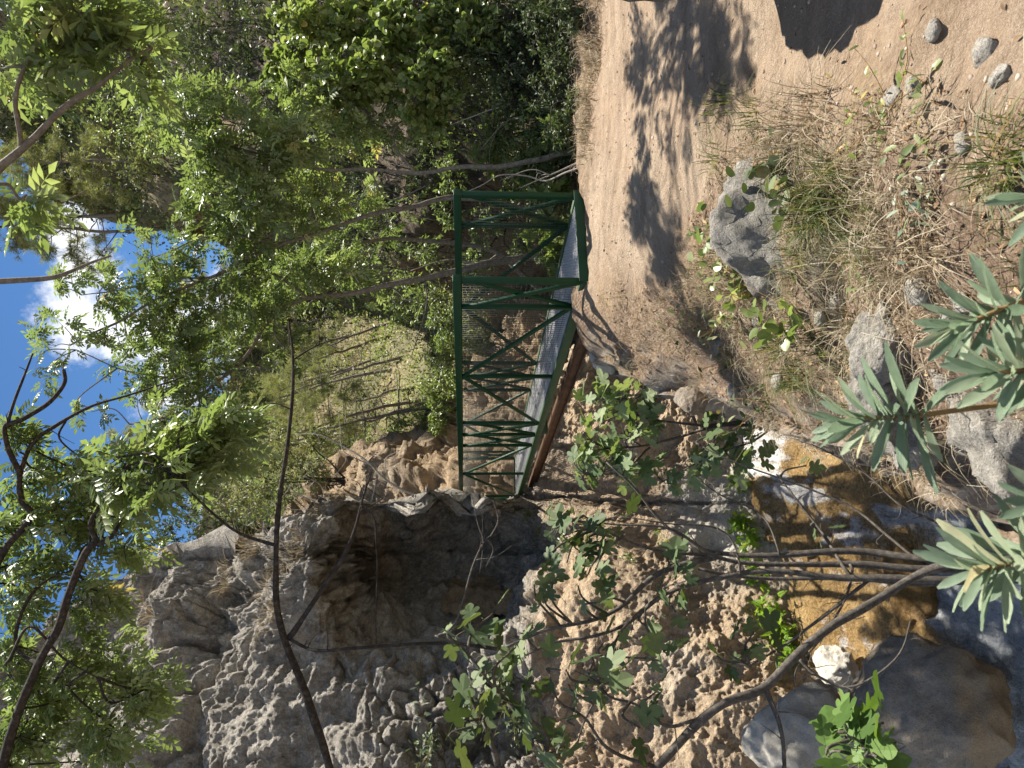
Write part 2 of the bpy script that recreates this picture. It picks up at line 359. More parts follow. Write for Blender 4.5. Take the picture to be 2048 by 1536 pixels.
# the trodden path: world-space outline
def poly_in(poly, q):
    r = np.zeros(len(q), bool); n = len(poly)
    for i in range(n):
        (x1, y1), (x2, y2) = poly[i], poly[(i + 1) % n]
        c = (y1 > q[:, 1]) != (y2 > q[:, 1]); r ^= c & (q[:, 0] < (x2 - x1) * (q[:, 1] - y1) / (y2 - y1 + 1e-12) + x1)
    return r
def seg_d(poly, q):
    d = np.full(len(q), 1e9); n = len(poly)
    for i in range(n):
        a = np.array(poly[i]); b = np.array(poly[(i + 1) % n]); ab = b - a
        t = np.clip(((q - a) @ ab) / (ab @ ab), 0, 1); d = np.minimum(d, np.linalg.norm(q - a - t[:, None] * ab, axis=1))
    return d
PATH = [tuple(pt(*a)[:2]) for a in ((1176, 585, 7.0), (1168, 365, 7.25), (1184, 200, 7.1), (1192, 0, 6.85), (1196, -400, 6.6))] + [(7, 3.5), (6, -4), (1.3, -4), (.62, 1.2)] + \
       [tuple(pt(*a)[:2]) for a in ((1900, 190, 2.3), (1640, 200, 3.15), (1480, 240, 4.0), (1430, 310, 4.3), (1400, 420, 4.7), (1330, 560, 5.6), (1240, 600, 6.3))]
pm = np.where(poly_in(PATH, Qg), 1, -1) * seg_d(PATH, Qg)
pathm = np.clip(pm / .35 + .5 + .8 * fbm(np.c_[Qg * 2.2, 0 * GZ], 4, 5), 0, 1)
rough = np.clip(1 - pathm * .8, .2, 1)
GZ = GZ + (fbm(P3 * 1.3, 4, 1) * .07 + fbm(P3 * 6, 4, 2) * .022) * rough + np.where(steep > .7, 1, .0) * np.clip(steep - .7, 0, 1.2) * ridged(P3 * (1.5, 1.5, 3.4), 4, 3) * .13 + np.where(steep > .7, 1, 0) * fbm(P3 * (7, 7, 16), 4, 4) * .03
GZ = GZ + pathm * fbm(P3 * 9, 3, 9) * .008 - pathm * .02
GZg = GZ.reshape(GX.shape)
def H(x, y):
    x = np.asarray(x, float); y = np.asarray(y, float)
    i = np.clip(np.searchsorted(xs, x) - 1, 0, len(xs) - 2); j = np.clip(np.searchsorted(ys, y) - 1, 0, len(ys) - 2)
    u = np.clip((x - xs[i]) / (xs[i + 1] - xs[i]), 0, 1); v = np.clip((y - ys[j]) / (ys[j + 1] - ys[j]), 0, 1)
    return (GZg[j, i] * (1 - u) + GZg[j, i + 1] * u) * (1 - v) + (GZg[j + 1, i] * (1 - u) + GZg[j + 1, i + 1] * u) * v
pmg = pm.reshape(GX.shape)
def ongrd(px, py, d0=1.2, d1=18):
    """where the view ray of a photo pixel meets the near ground"""
    d = np.linspace(d0, d1, 900); p = np.array([pt(px, py, k) for k in d]); b = p[:, 2] < H(p[:, 0], p[:, 1])
    k = np.argmax(b) if b.any() else 450
    return np.array((p[k, 0], p[k, 1], H(p[k, 0], p[k, 1])))
ny, nx = GX.shape; idx = np.arange(ny * nx).reshape(ny, nx)
quad = np.stack((idx[:-1, :-1], idx[:-1, 1:], idx[1:, 1:], idx[1:, :-1]), -1).reshape(-1, 4)
steepn = np.hypot(*np.gradient(GZg, ys, xs)).ravel()
mg, t = mat('bank_earth'); v = objco(t); n1 = noise(t, v, 1.1, 8, .6); n2 = noise(t, v, 9, 10, .7); n3 = noise(t, v, 45, 8, .75); n4 = noise(t, v, 150, 4, .7)
soil = ramp(t, ((.34, (.075, .050, .032)), (.5, (.23, .16, .11)), (.66, (.46, .36, .26))), mixc_(t, .55, n2, n3))
pathc = ramp(t, ((.32, (.13, .092, .062)), (.48, (.33, .25, .175)), (.64, (.55, .445, .335))), mixc_(t, .55, mixc_(t, .5, n2, n3), n4))
pathc = mixc_(t, ramp(t, ((.45, (0, 0, 0)), (.7, (.6, .6, .6))), n1), pathc, (.34, .235, .155))
n5 = noise(t, objco(t, (.45, 1.6, 1)), 2.2, 6, .7, .8); pathc = mixc_(t, .75, pathc, ramp(t, ((.34, (.62, .58, .54)), (.52, (1, 1, 1)), (.66, (1.12, 1.1, 1.08))), n5), 'MULTIPLY')
straw = ramp(t, ((.3, (.16, .10, .05)), (.5, (.36, .26, .15)), (.7, (.52, .41, .26))), mixc_(t, .5, noise(t, objco(t, (1, .3, 1)), 40, 6, .7), n3))
soil = mixc_(t, ramp(t, ((.46, (0, 0, 0)), (.66, (.6, .6, .6))), n1), soil, straw)
stra = ramp(t, ((.3, (.14, .11, .09)), (.5, (.33, .27, .21)), (.62, (.5, .43, .35)), (.8, (.36, .25, .16))), noise(t, objco(t, (.5, .5, 5)), 2.6, 8, .65, .4))
c = mixc_(t, attr(t, 'pathm'), soil, pathc); c = mixc_(t, attr(t, 'steep'), c, stra)
c = mixc_(t, attr(t, 'wet'), c, (.045, .03, .018))
finish(t, c, .92, bump=math_(t, 'ADD', math_(t, 'MULTIPLY', n3, .6), math_(t, 'ADD', math_(t, 'MULTIPLY', n2, 1.2), math_(t, 'MULTIPLY', n4, .25))), bstr=.9, bdist=.035, spec=.15)
attrs = {'pathm': pathm, 'steep': np.clip((steepn - .75) / .6, 0, 1) * (1 - pathm), 'wet': np.clip((-2.75 - GZ) / .35, 0, 1) * (GX.ravel() < 1.2)}
qc = pm[quad].mean(1) > 0
for nm_, sel in (('path', qc), ('ground', ~qc)):
    F = quad[sel]; used, inv = np.unique(F, return_inverse=True); mb = MB(); mb.add(np.c_[Qg, GZ][used], [inv.reshape(-1, 4)])
    structure(mb.build(nm_, mg, smooth=True, attrs={k: a[used] for k, a in attrs.items()}), 'pale trodden dirt path leading to the green footbridge' if nm_ == 'path' else 'dry earth bank with straw between the path and the stream')
mb = MB(); zf = -5.2; q = [(-400, -400, zf), (400, -400, zf), (400, 400, zf), (-400, 400, zf)]; mb.add(q, [np.array([(0, 1, 2, 3)])])
structure(mb.build('valley_terrain', mg), 'wider earth of the valley floor')

# ------------------------------------------------------------------ the stream
wx = np.arange(-8, 2.6, .04); wy = np.arange(2.0, 15.5, .04); WX, WY = np.meshgrid(wx, wy); Qw = np.c_[WX.ravel(), WY.ravel()]
WZ = tps(WPT[:, :2], WPT[:, 2], Qw, 1e-3)
Pw = np.c_[Qw, WZ * 0]
gw = np.hypot(*np.gradient(WZ.reshape(WX.shape), wy, wx)).ravel()
# travertine steps under the water: terraces in the height
stp = .14; zz = WZ + fbm(Pw * 1.3, 4, 40) * .16; WZ = WZ * .5 + .5 * (np.floor(zz / stp) + np.clip((zz / stp - np.floor(zz / stp)) * 3.0 - 1.0, 0, 1) ) * stp
lowp = np.clip((-3.50 - WZ) / .1, 0, 1)
turb = np.clip(np.hypot(*np.gradient(WZ.reshape(WX.shape), wy, wx)).ravel() * 1.3, 0, 1)
WZ = WZ + fbm(Pw * (6, 2.2, 1), 4, 41) * .018 + fbm(Pw * 3.5, 4, 42) * .035 + turb * fbm(Pw * 14, 3, 43) * .03 + lowp * fbm(Pw * 5, 3, 44) * .03
rt = sm(-3.0, -1.2, Qw[:, 0]); foam = np.clip(turb * .55 + lowp * .45 + (.2 + 1.5 * rt) * (.5 + fbm(Pw * (3.2, 1.0, 1), 5, 45) * 1.3) + fbm(Pw * (8, 3, 1), 4, 46) * .35 - .22, 0, 1)
keep = (WZ > H(Qw[:, 0], Qw[:, 1]) - .35)
ny2, nx2 = WX.shape; iw = np.arange(ny2 * nx2).reshape(ny2, nx2); qw = np.stack((iw[:-1, :-1], iw[:-1, 1:], iw[1:, 1:], iw[1:, :-1]), -1).reshape(-1, 4)
qw = qw[keep[qw].all(1)]; used, inv = np.unique(qw, return_inverse=True)
mw, t = mat('stream_water'); v = objco(t); vs = objco(t, (3.0, 1.0, .6)); n1 = noise(t, v, 1.6, 6, .6); n2 = noise(t, vs, 5, 8, .7, .5); n3 = noise(t, v, 26, 6, .75); n4 = noise(t, v, 70, 3, .7)
bedc = ramp(t, ((.25, (.05, .028, .012)), (.40, (.22, .135, .05)), (.58, (.46, .31, .14)), (.8, (.62, .50, .30))), mixc_(t, .55, n1, n3))
bedc = mixc_(t, attr(t, 'deep'), bedc, ramp(t, ((.3, (.24, .28, .29)), (.7, (.50, .54, .55))), n1))
f = math_(t, 'ADD', math_(t, 'MULTIPLY', attr(t, 'foam'), .78), math_(t, 'MULTIPLY', math_(t, 'SUBTRACT', mixc_(t, .5, n2, mixc_(t, .5, n3, n4)), .5), 3.4))
fm = ramp(t, ((.30, (0, 0, 0)), (.58, (.35, .35, .35)), (1, (.95, .95, .95))), f)
bedc = mixc_(t, .7, bedc, ramp(t, ((.36, (.35, .33, .30)), (.5, (1, 1, 1)), (.66, (1.5, 1.5, 1.5))), mixc_(t, .5, n3, n4)), 'MULTIPLY')
c = mixc_(t, fm, bedc, (.80, .83, .86))
ro = ramp(t, ((0, (.06, .06, .06)), (1, (.5, .5, .5))), fm)
finish(t, c, ro, bump=math_(t, 'ADD', math_(t, 'MULTIPLY', n2, 1.2), math_(t, 'ADD', n3, math_(t, 'MULTIPLY', n4, .5))), bstr=1.0, bdist=.05, spec=.7)
mb = MB(); mb.add(np.c_[Qw, WZ][used], [inv.reshape(-1, 4)])
structure(mb.build('stream_water', mw, smooth=True, attrs={'foam': foam[used], 'deep': lowp[used]}), 'foaming stream running over orange travertine steps')

# ------------------------------------------------------------------ rock cliffs and hillsides (surfaces spanned over measured points)
def surface(ctrl, top, py0, py1, bot, st, rows_back=14, back=5.0, shift=0, fine=None, seed=0, amp=(.35, .16, .05), freq=(.6, 1.8, 6), anis=(1, 1, 1), lam=2e-3, mod=None):
    C = np.array(ctrl, float); pys = np.arange(py0, py1 + 1, st) if fine is None else np.concatenate((np.arange(py0, fine[0], st), np.arange(fine[0], fine[1], fine[2]), np.arange(fine[1], py1 + 1, st))); tpx = np.interp(pys, [a[0] for a in top], [a[1] for a in top])
    tpx = tpx + 9 * vnoise(np.c_[pys / 23.0, 0 * pys, 0 * pys], seed + 50) + 5 * vnoise(np.c_[pys / 9.0, 0 * pys, 0 * pys], seed + 51)
    nr = int((bot - tpx.min()) / st); tt = np.linspace(0, 1, nr)
    PX = tpx[:, None] + (bot - tpx)[:, None] * tt[None]; PY = np.repeat(pys[:, None], nr, 1)
    D = np.exp(tps(C[:, :2], np.log(C[:, 2]), np.c_[PX.ravel(), PY.ravel()], lam)).reshape(PX.shape)
    k = np.arange(rows_back, 0, -1) / rows_back
    PXb = tpx[:, None] + 0 * k[None] + 30 * k[None] ** 2; Db = D[:, :1] + back * k[None] ** 1.5
    PX = np.hstack((PXb, PX)); PY = np.hstack((pys[:, None] + shift * k[None], PY)); D = np.hstack((Db, D))
    P = CAM + D[..., None] * (FW + ((768 - PY) / FPX)[..., None] * RT + ((1024 - PX) / FPX)[..., None] * UPV)
    sh = D.shape; q = P.reshape(-1, 3); N = np.cross(np.gradient(P, axis=1), np.gradient(P, axis=0)).reshape(-1, 3); N = nrm(N)
    N = np.where(((CAM - q) * N).sum(1, keepdims=True) < 0, -N, N)
    qa = q * np.array(anis); dsp = amp[0] * fbm(qa * freq[0], 4, seed) + amp[2] * fbm(q * freq[2], 5, seed + 20, .58)
    if amp[1]:
        wq = qa + .35 * np.c_[fbm(qa * .9, 3, seed + 30), fbm(qa * .9, 3, seed + 31), fbm(qa * .9, 3, seed + 32)]
        f1, f2 = worley(wq * freq[1], seed + 9); g1, g2 = worley(wq * freq[1] * 3.1 + 5, seed + 10); rgh = np.clip(.5 + 1.3 * fbm(q * .8, 3, seed + 61), 0, 1)
        A1 = amp[1] * (1 if mod is None else mod(PX.ravel(), PY.ravel())) * np.clip(.62 + .9 * fbm(q * .45, 3, seed + 60), .12, 1.35); dsp = dsp + A1 * (.6 - f1) - A1 * .8 * np.exp(-(f2 - f1) / .07) * np.clip(.5 + vnoise(q * .7, seed + 33), 0, 1) + A1 * .24 * rgh * (.6 - g1) - A1 * .38 * rgh * np.exp(-(g2 - g1) / .08)
        bed = q @ np.array((.25, .1, 1.0)) * 2.6 + 1.1 * fbm(q * .6, 3, seed + 62); bl = bed - np.floor(bed)
        dsp = dsp + A1 * .30 * (np.minimum(bl * 1.2, (1 - bl) * 6) - .5) * np.clip(.4 + fbm(q * .5, 2, seed + 63), 0, 1) + A1 * .13 * (ridged(q * 3.1, 5, seed + 34) - .6) * (.3 + rgh)
    if amp[1]: dsp = dsp + (1 if mod is None else .35 + .65 * mod(PX.ravel(), PY.ravel())) * .030 * (ridged(q * 8.0, 3, seed + 35) - .6) * np.clip(.6 + fbm(q * 1.1, 2, seed + 36), .1, 1.3) + .014 * fbm(q * 21, 3, seed + 37)
    q = q + N * dsp[:, None]
    ii = np.arange(sh[0] * sh[1]).reshape(sh); F = np.stack((ii[:-1, :-1], ii[1:, :-1], ii[1:, 1:], ii[:-1, 1:]), -1).reshape(-1, 4)
    return q, F, PX.ravel(), PY.ravel(), dsp, sh

cliff_pts = [(700, 1008, 13.6), (850, 1010, 13.6), (980, 1010, 13.9), (640, 1015, 13.5), (625, 1130, 12.0), (600, 1250, 11.8), (580, 1060, 12.8), (660, 1060, 12.9), (800, 1024, 14.6), (900, 1026, 14.6), (680, 1190, 12.6), (700, 1270, 12.0), (450, 1100, 14), (300, 1200, 14), (150, 1300, 14), (0, 1400, 14), (0, 1536, 13), (0, 1800, 12),
             (720, 1100, 15.2), (800, 1100, 15.6), (900, 1110, 15.5), (800, 1190, 15.0), (900, 1210, 14.6), (1000, 1110, 15.0), (1000, 1210, 14.0), (1070, 1110, 14.0), (770, 1060, 15.3), (900, 1060, 15.4), (1000, 1060, 15.0), (720, 1180, 14.6), (880, 1290, 12.2), (1000, 1280, 11.7), (1090, 1260, 11.4), (780, 1270, 12.6),
             (300, 1400, 12.4), (500, 1400, 11.7), (700, 1400, 11.2), (860, 1400, 11.0), (600, 1536, 10.7), (800, 1536, 10.3), (400, 1536, 11.2), (200, 1536, 12), (1000, 1420, 10.8), (1000, 1536, 10.2), (960, 1460, 10.8), (1100, 1400, 10.6), (1100, 1536, 9.9),
             (1050, 1010, 15.0), (1045, 950, 15.3), (1060, 880, 14.6), (1110, 800, 13.4), (1150, 700, 12.8), (1200, 600, 12.6), (1150, 1050, 13.2), (1150, 1000, 13.6), (1200, 900, 13.0), (1300, 900, 12.4), (1400, 900, 11.9), (1500, 900, 11.5), (1300, 1050, 12.0), (1400, 1050, 11.6), (1500, 1060, 11.1),
             (1450, 700, 12.2), (1200, 1200, 11.3), (1200, 1120, 12.2), (1300, 1150, 11.2), (1400, 1200, 10.9), (1500, 1200, 10.7), (1300, 1350, 10.3), (1450, 1340, 10.2), (1570, 1330, 10.15), (1300, 1536, 9.4), (1500, 1536, 9.2), (1700, 1536, 9.0), (1700, 1330, 9.8), (1700, 1000, 10.5), (1700, 800, 11.2), (1400, 1800, 8.2), (900, 1800, 9.0), (1750, 1800, 8.0)]
ctop = [(560, 1230), (640, 1190), (700, 1155), (800, 1105), (880, 1068), (950, 1052), (994, 1044), (1002, 1020), (1006, 930), (1010, 700), (1015, 640), (1022, 612), (1060, 560), (1090, 500), (1110, 350), (1180, 200), (1250, 110), (1320, 0), (1420, -60), (1840, -200)]
q, F, PXc, PYc, dsp, sh = surface(cliff_pts, ctop, 560, 1840, 1720, 2.6, shift=70, fine=(982, 1030, .7), seed=100, amp=(.42, .50, .075), freq=(.5, .62, 3.6), anis=(1, 1, 1.1), mod=lambda x, y: (1.15 - .86 * sm(980, 1160, x)) * (1 - .85 * np.exp(-((y - 1005) / 16.0) ** 2)))
CL_Q, CL_S = q, sh
warm = np.clip(sm(980, 1220, PXc) * .78 + sm(1150, 1350, PYc) * sm(1050, 1150, PXc) * .25 - sm(1360, 1480, PXc) * (1 - sm(1150, 1250, PYc)) * .45 + .12 * sm(700, 640, PXc) + fbm(q * .5, 3, 61) * .25, 0, 1)
white = np.clip(sm(1290, 1380, PXc) * (1 - sm(1090, 1150, PYc)) * sm(900, 960, PYc) * .8 + .3 * fbm(q * 1.3, 4, 62), 0, 1) * sm(1230, 1330, PXc)
cave = sm(600, 680, PXc) * (1 - sm(1060, 1140, PXc)) * sm(1010, 1040, PYc) * (1 - sm(1180, 1300, PYc))
mcliff = rock_mat('cliff_rock', (.072, .064, .053), (.30, .272, .23), (.64, .60, .525), (.52, .39, .255), .66, bstr=.9)
mb = MB(); mb.add(q, [F]); cl = structure(mb.build('cliff', mcliff, smooth=False, attrs={'warm': warm, 'white': white}), 'grey and orange rock cliff with a dark hollow across the stream')
slope_pts = [(650, 950, 23), (700, 900, 24), (800, 870, 24), (900, 840, 24), (700, 1000, 20.5), (800, 960, 20), (900, 930, 19.5), (800, 1010, 18.8), (900, 1010, 18), (950, 900, 19), (1000, 950, 17.5), (1040, 1000, 16.3), (1040, 850, 18), (1080, 750, 17), (1100, 900, 16), (620, 1030, 21), (500, 1060, 21), (500, 1150, 20), (950, 800, 21), (1000, 700, 19), (1120, 620, 15.5)]
stop_ = [(600, 1050), (680, 1010), (740, 975), (800, 940), (840, 905), (850, 850), (880, 800), (905, 720), (940, 665), (980, 640), (1040, 600), (1100, 520), (1250, 480)]
q, F, PXs, PYs, dsp, sh = surface(slope_pts, stop_, 600, 1250, 1130, 4, seed=200, amp=(.5, .50, .12), freq=(.5, .75, 2.6), back=8)
mslope = rock_mat('slope_rock', (.08, .066, .05), (.24, .20, .15), (.50, .43, .33), (.43, .31, .19), .72, sc=.8, bstr=1.0)
mb = MB(); mb.add(q, [F]); structure(mb.build('rock_slope', mslope, smooth=False, attrs={'warm': np.clip(.45 + .3 * fbm(q * .4, 3, 71) + .3 * sm(760, 880, PXs), 0, 1), 'white': q[:, 0] * 0}), 'orange rocky slope behind the far end of the bridge')
hill_pts = [(1080, 640, 21), (900, 700, 26), (900, 850, 25), (800, 650, 46), (700, 600, 60), (600, 700, 64), (500, 750, 70), (450, 850, 62), (400, 950, 55), (400, 1150, 50), (700, 780, 46), (600, 850, 50), (800, 780, 36), (500, 620, 70), (470, 560, 64), (400, 450, 31), (300, 400, 28.5), (300, 300, 29), (200, 250, 29), (150, 200, 30), (50, 100, 29), (0, 0, 28), (-200, 0, 30), (-200, -300, 26), (500, 300, 19), (500, 100, 16.5), (500, -300, 14),
            (700, 300, 16), (700, 100, 13), (900, 300, 12.8), (900, 100, 10.8), (900, -300, 9.5), (1050, 300, 10.4), (1050, 100, 9.2), (1140, 300, 9.0), (1150, 100, 8.7), (1180, 200, 8.3), (1190, -300, 8.2), (1190, 30, 8.3), (1000, 450, 13), (1000, 540, 15.5), (1100, 450, 11), (1100, 540, 13), (800, 500, 17), (700, 900, 38), (900, 1000, 40), (1050, 1000, 35), (1250, 300, 8.2), (1250, 560, 11.8), (1250, 800, 20), (1250, 0, 8.0), (900, 600, 22), (700, 555, 60), (780, 600, 52), (600, 555, 66), (540, 500, 60), (860, 625, 38), (700, 460, 25), (600, 430, 28)]
htop = [(-420, -300), (0, -220), (150, -110), (250, -30), (300, 30), (350, 90), (420, 190), (445, 300), (475, 430), (520, 490), (600, 470), (680, 460), (750, 470), (850, 440), (950, 420), (1100, 400), (1300, 380)]
q, F, PXh, PYh, dsp, sh = surface(hill_pts, htop, -420, 1260, 1240, 6, seed=300, amp=(.45, 0, .12), freq=(.35, 1.0, 3), back=4)
HL_Q, HL_PX, HL_PY, HL_S = q, PXh, PYh, sh
mh, t = mat('hill_soil'); v = objco(t); n1 = noise(t, v, .25, 8, .65); n2 = noise(t, v, 2.2, 9, .7); n3 = noise(t, v, 12, 6, .7)
c = ramp(t, ((.3, (.04, .032, .024)), (.5, (.115, .092, .066)), (.7, (.26, .21, .155))), mixc_(t, .5, n2, n3))
c = mixc_(t, math_(t, 'MULTIPLY', attr(t, 'clear'), ramp(t, ((.42, (0, 0, 0)), (.6, (.9, .9, .9))), n1)), c, ramp(t, ((.35, (.18, .12, .075)), (.65, (.45, .33, .21))), n2))
c = mixc_(t, attr(t, 'green'), c, ramp(t, ((.35, (.09, .10, .045)), (.65, (.27, .26, .13))), n2))
finish(t, c, .95, bump=math_(t, 'ADD', n2, math_(t, 'MULTIPLY', n3, .5)), bstr=.9, bdist=.12, spec=.1)
mb = MB(); mb.add(q, [F]); structure(mb.build('hillside', mh, smooth=True, attrs={'clear': sm(15, 22, q[:, 1]), 'green': np.clip(sm(20, 34, q[:, 1]) * (.6 + .5 * fbm(q * .25, 3, 81)), 0, 1) * .7}), 'wooded hillside and vegetated slope behind the path')
def onhill(px, py):
    k = np.argmin((HL_PX - px) ** 2 + (HL_PY - py) ** 2 + 1e3 * (np.arange(len(HL_PX)) % HL_S[1] < 14)); return HL_Q[k]
def oncliff(px, py):
    k = np.argmin((PXc - px) ** 2 + (PYc - py) ** 2 + 1e3 * (np.arange(len(PXc)) % CL_S[1] < 14)); return CL_Q[k]

# ------------------------------------------------------------------ the footbridge
def paint_mat(name, base, scr):
    m, t = mat(name); v = objco(t); n = noise(t, v, 5, 6, .65); n2 = noise(t, v, 60, 5, .7)
    c = mixc_(t, ramp(t, ((.60, (0, 0, 0)), (.74, (.6, .6, .6))), mixc_(t, .5, n, n2)), base, scr)
    finish(t, c, ramp(t, ((.3, (.42, .42, .42)), (.7, (.62, .62, .62))), n), bump=n2, bstr=.08, bdist=.003, spec=.3); return m
m_green = paint_mat('green_paint', (.003, .042, .014), (.03, .05, .028))
m_chord = paint_mat('dusty_green_paint', (.045, .085, .040), (.16, .15, .09))
m_galv, t = mat('galvanised_steel'); n = noise(t, objco(t), 30, 4); finish(t, ramp(t, ((.3, (.38, .38, .385)), (.7, (.56, .56, .56))), n), .6, spec=.4, metal=.2)
m_wire, t = mat('mesh_wire'); finish(t, (.05, .06, .05), .5, spec=.4)
m_timber = bark_mat('rusty_girder', (.05, .028, .016), (.13, .075, .045), (.22, .14, .09), 6)
NL = pt(1170, 563, 7.0); NR_ = pt(1160, 369, 7.18); FL = pt(1035, 1003, 16.0)
DIRB = FL - NL; LEN = np.linalg.norm(DIRB); BD = DIRB / LEN; SIDE = nrm(np.cross(BD, (0, 0, 1))); WID = float((NR_ - NL) @ SIDE); UPB = np.cross(SIDE, BD)
HB = 1.235
def bp(s, h, w): return NL + BD * (s * LEN) + UPB * h + SIDE * w
br = thing('footbridge', 'green painted steel truss footbridge with wire mesh sides and grating deck', 'bridge', NL)
KN = [0, .055, .25, .44, .5, .56, .75, .945, 1.0]
def part(name, f, m, parent=br):
    mb = MB(); f(mb); o = mb.build(name, m, parent)
    return o
def bev(o, w=.006):
    md = o.modifiers.new('bevel', 'BEVEL'); md.width = w; md.segments = 2; md.limit_method = 'ANGLE'; return o
for w in (0.0, WID):
    sg = 1 if w == 0 else -1
    bev(part('top_rail', lambda mb: bar(mb, bp(-.004, HB, w), bp(1.004, HB, w), .08, .08, UPB), m_green))
    bev(part('bottom_chord', lambda mb: bar(mb, bp(0, 0, w), bp(1, 0, w), .07, .10, UPB), m_chord))
    for s in KN: bev(part('post', lambda mb: bar(mb, bp(s, .05, w), bp(s, HB - .042, w), .056 if s in (0, 1.0) else .045, .056 if s in (0, 1.0) else .045, BD), m_green))
    def diag(a, b, ha, hb, off=0.0): bev(part('diagonal_brace', lambda mb: bar(mb, bp(a, ha, w + off), bp(b, hb, w + off), .03, .05, UPB), m_green))
    lo, hi = .06, HB - .05
    for a, b in ((0, .055), (.44, .5), (.5, .56), (.945, 1.0)):
        diag(a, b, lo, hi, -.016); diag(a, b, hi, lo, .016)
    diag(.055, .25, lo, hi); diag(.25, .44, hi, lo); diag(.56, .75, lo, hi); diag(.75, .945, hi, lo)
    def wires(mb):
        o = w + sg * .045; wt = .0032
        for s in np.arange(.05, LEN, .05):
            bar(mb, bp(s / LEN, .07, o), bp(s / LEN, HB - .05, o), wt, wt, BD)
        for h in np.arange(.10, HB - .05, .05):
            bar(mb, bp(0.004, h, o + .0045), bp(.996, h, o + .0045), wt, wt, UPB)
    part('mesh_panel', wires, m_wire)
    def bolts(mb):
        for h in (0,): bar(mb, bp(.4935, .2, w - sg * .030), bp(.4935, 1.0, w - sg * .030), .012, .05, BD)
    part('splice_plate', bolts, m_green)
bev(part('sill_plate', lambda mb: bar(mb, bp(-.006, -.02, -.03), bp(-.006, -.02, WID + .03), .012, .17, UPB), m_green), .003)
bev(part('sill_plate', lambda mb: bar(mb, bp(1.004, -.02, -.03), bp(1.004, -.02, WID + .03), .012, .17, UPB), m_green), .003)
def deck(mb):
    for w in np.arange(.05, WID - .04, .034): bar(mb, bp(.001, .028, w), bp(.999, .028, w), .004, .014, UPB)
    for s in np.arange(.05, LEN, .06): bar(mb, bp(s / LEN, .033, .04), bp(s / LEN, .033, WID - .04), .006, .006, UPB)
part('deck_grating', deck, m_galv)
for s in (.055, .25, .44, .56, .75, .945): part('cross_beam', lambda mb: bar(mb, bp(s, -.03, .036), bp(s, -.03, WID - .036), .06, .07, UPB), m_chord)
for w in (.10,):
    gm = part('girder', lambda mb: (bar(mb, bp(-.05, -.30, w), bp(.975, -.30, w), .085, .014, UPB), bar(mb, bp(-.05, -.23, w), bp(.975, -.23, w), .012, .126, UPB), bar(mb, bp(-.05, -.16, w), bp(.975, -.16, w), .085, .014, UPB)), m_timber)
for s in (.055, .5, .93):
    part('bearing', lambda mb: (bar(mb, bp(s, -.10, .02), bp(s, -.10, WID - .05), .10, .10, UPB)), m_chord)

# ------------------------------------------------------------------ rocks that can be told apart
def boulder(name, label, cat, c, size, seed, m, rot=0, sub=5, cuts=9, rough=.05, attrs=None, group=None, tilt=(0, 0), foot=0):
    import bmesh
    bm = bmesh.new(); bmesh.ops.create_icosphere(bm, subdivisions=sub, radius=1.0)
    V = np.array([v.co[:] for v in bm.verts]); F = np.array([[v.index for v in f.verts] for f in bm.faces]); bm.free()
    r = np.random.default_rng(seed)
    for k in range(cuts):
        n = nrm(r.normal(size=3)); cc = .55 + .32 * r.random(); d = np.maximum(V @ n - cc, 0); V = V - d[:, None] * n * .93
    V = V + nrm(V) * (fbm(V * 1.6 + seed, 4, seed) * .10)[:, None]
    size = np.array(size); V = V * size
    sc = 1.0 / max(size); N = nrm(V / size ** 2)
    V = V + N * ((fbm(V * 5 * sc + seed, 5, seed + 1) * rough + (ridged(V * 3.5 * sc + seed, 4, seed + 2) - .5) * rough * .7) * max(size))[:, None]
    Rm = np.array((Matrix.Rotation(rot, 3, 'Z') @ Matrix.Rotation(tilt[0], 3, 'X') @ Matrix.Rotation(tilt[1], 3, 'Y')))
    V = V @ Rm.T + np.array(c); mb = MB(); mb.add(V - np.array(c), [F])
    at = {k: np.full(len(V), v) for k, v in (attrs or {'warm': .1, 'white': .2}).items()}
    if foot: at['warm'] = at['warm'] + foot * sm(.15, -.45, (V[:, 2] - c[2]) / size[2] + .25 * fbm(V * 2.5, 3, seed))
    o = mb.build(name, m, None, smooth=True, attrs=at); o.location = Vector(tuple(map(float, c))); return tag(o, label, cat, group)
mrock = rock_mat('grey_boulder', (.07, .064, .055), (.20, .185, .16), (.44, .41, .36), (.38, .25, .14), .95, sc=3.0, bstr=.6)
mrock2 = rock_mat('wet_boulder', (.05, .04, .03), (.19, .165, .135), (.42, .38, .32), (.30, .17, .045), .75, sc=2.0, bstr=.6)
def gp(px, py): return ongrd(px, py)
b0 = pt(1520, 455, 3.75)
boulder('boulder', 'big flat faced grey boulder beside the path under low leafy plants', 'rock', b0 + (0, .12, -.18), (.50, .46, .46), 11, mrock, R(25), cuts=14, attrs={'warm': .15, 'white': .12})
boulder('boulder', 'rounded tan stone wedged in the foot of the path bank', 'rock', gp(1382, 790) + (-.05, .05, -.02), (.20, .13, .13), 12, mrock, R(70), cuts=4, rough=.02, attrs={'warm': .7, 'white': .1})
boulder('boulder', 'dark lichened rock on the bank edge behind the lone grey green shoot', 'rock', gp(1790, 775) + (0, .05, .03), (.27, .19, .15), 13, mrock, R(15), attrs={'warm': .1, 'white': .0})
boulder('boulder', 'small grey block with mossy ends above the lichened rock', 'rock', gp(1785, 690) + (0, .03, .03), (.17, .12, .11), 14, mrock, R(-20), attrs={'warm': .1, 'white': .1})
boulder('boulder', 'broad pitted ledge rock overhanging the white pool', 'rock', pt(1950, 835, 2.62) + (0, .02, -.13), (.50, .30, .24), 15, mrock, R(55), rough=.07, attrs={'warm': .35, 'white': .15})
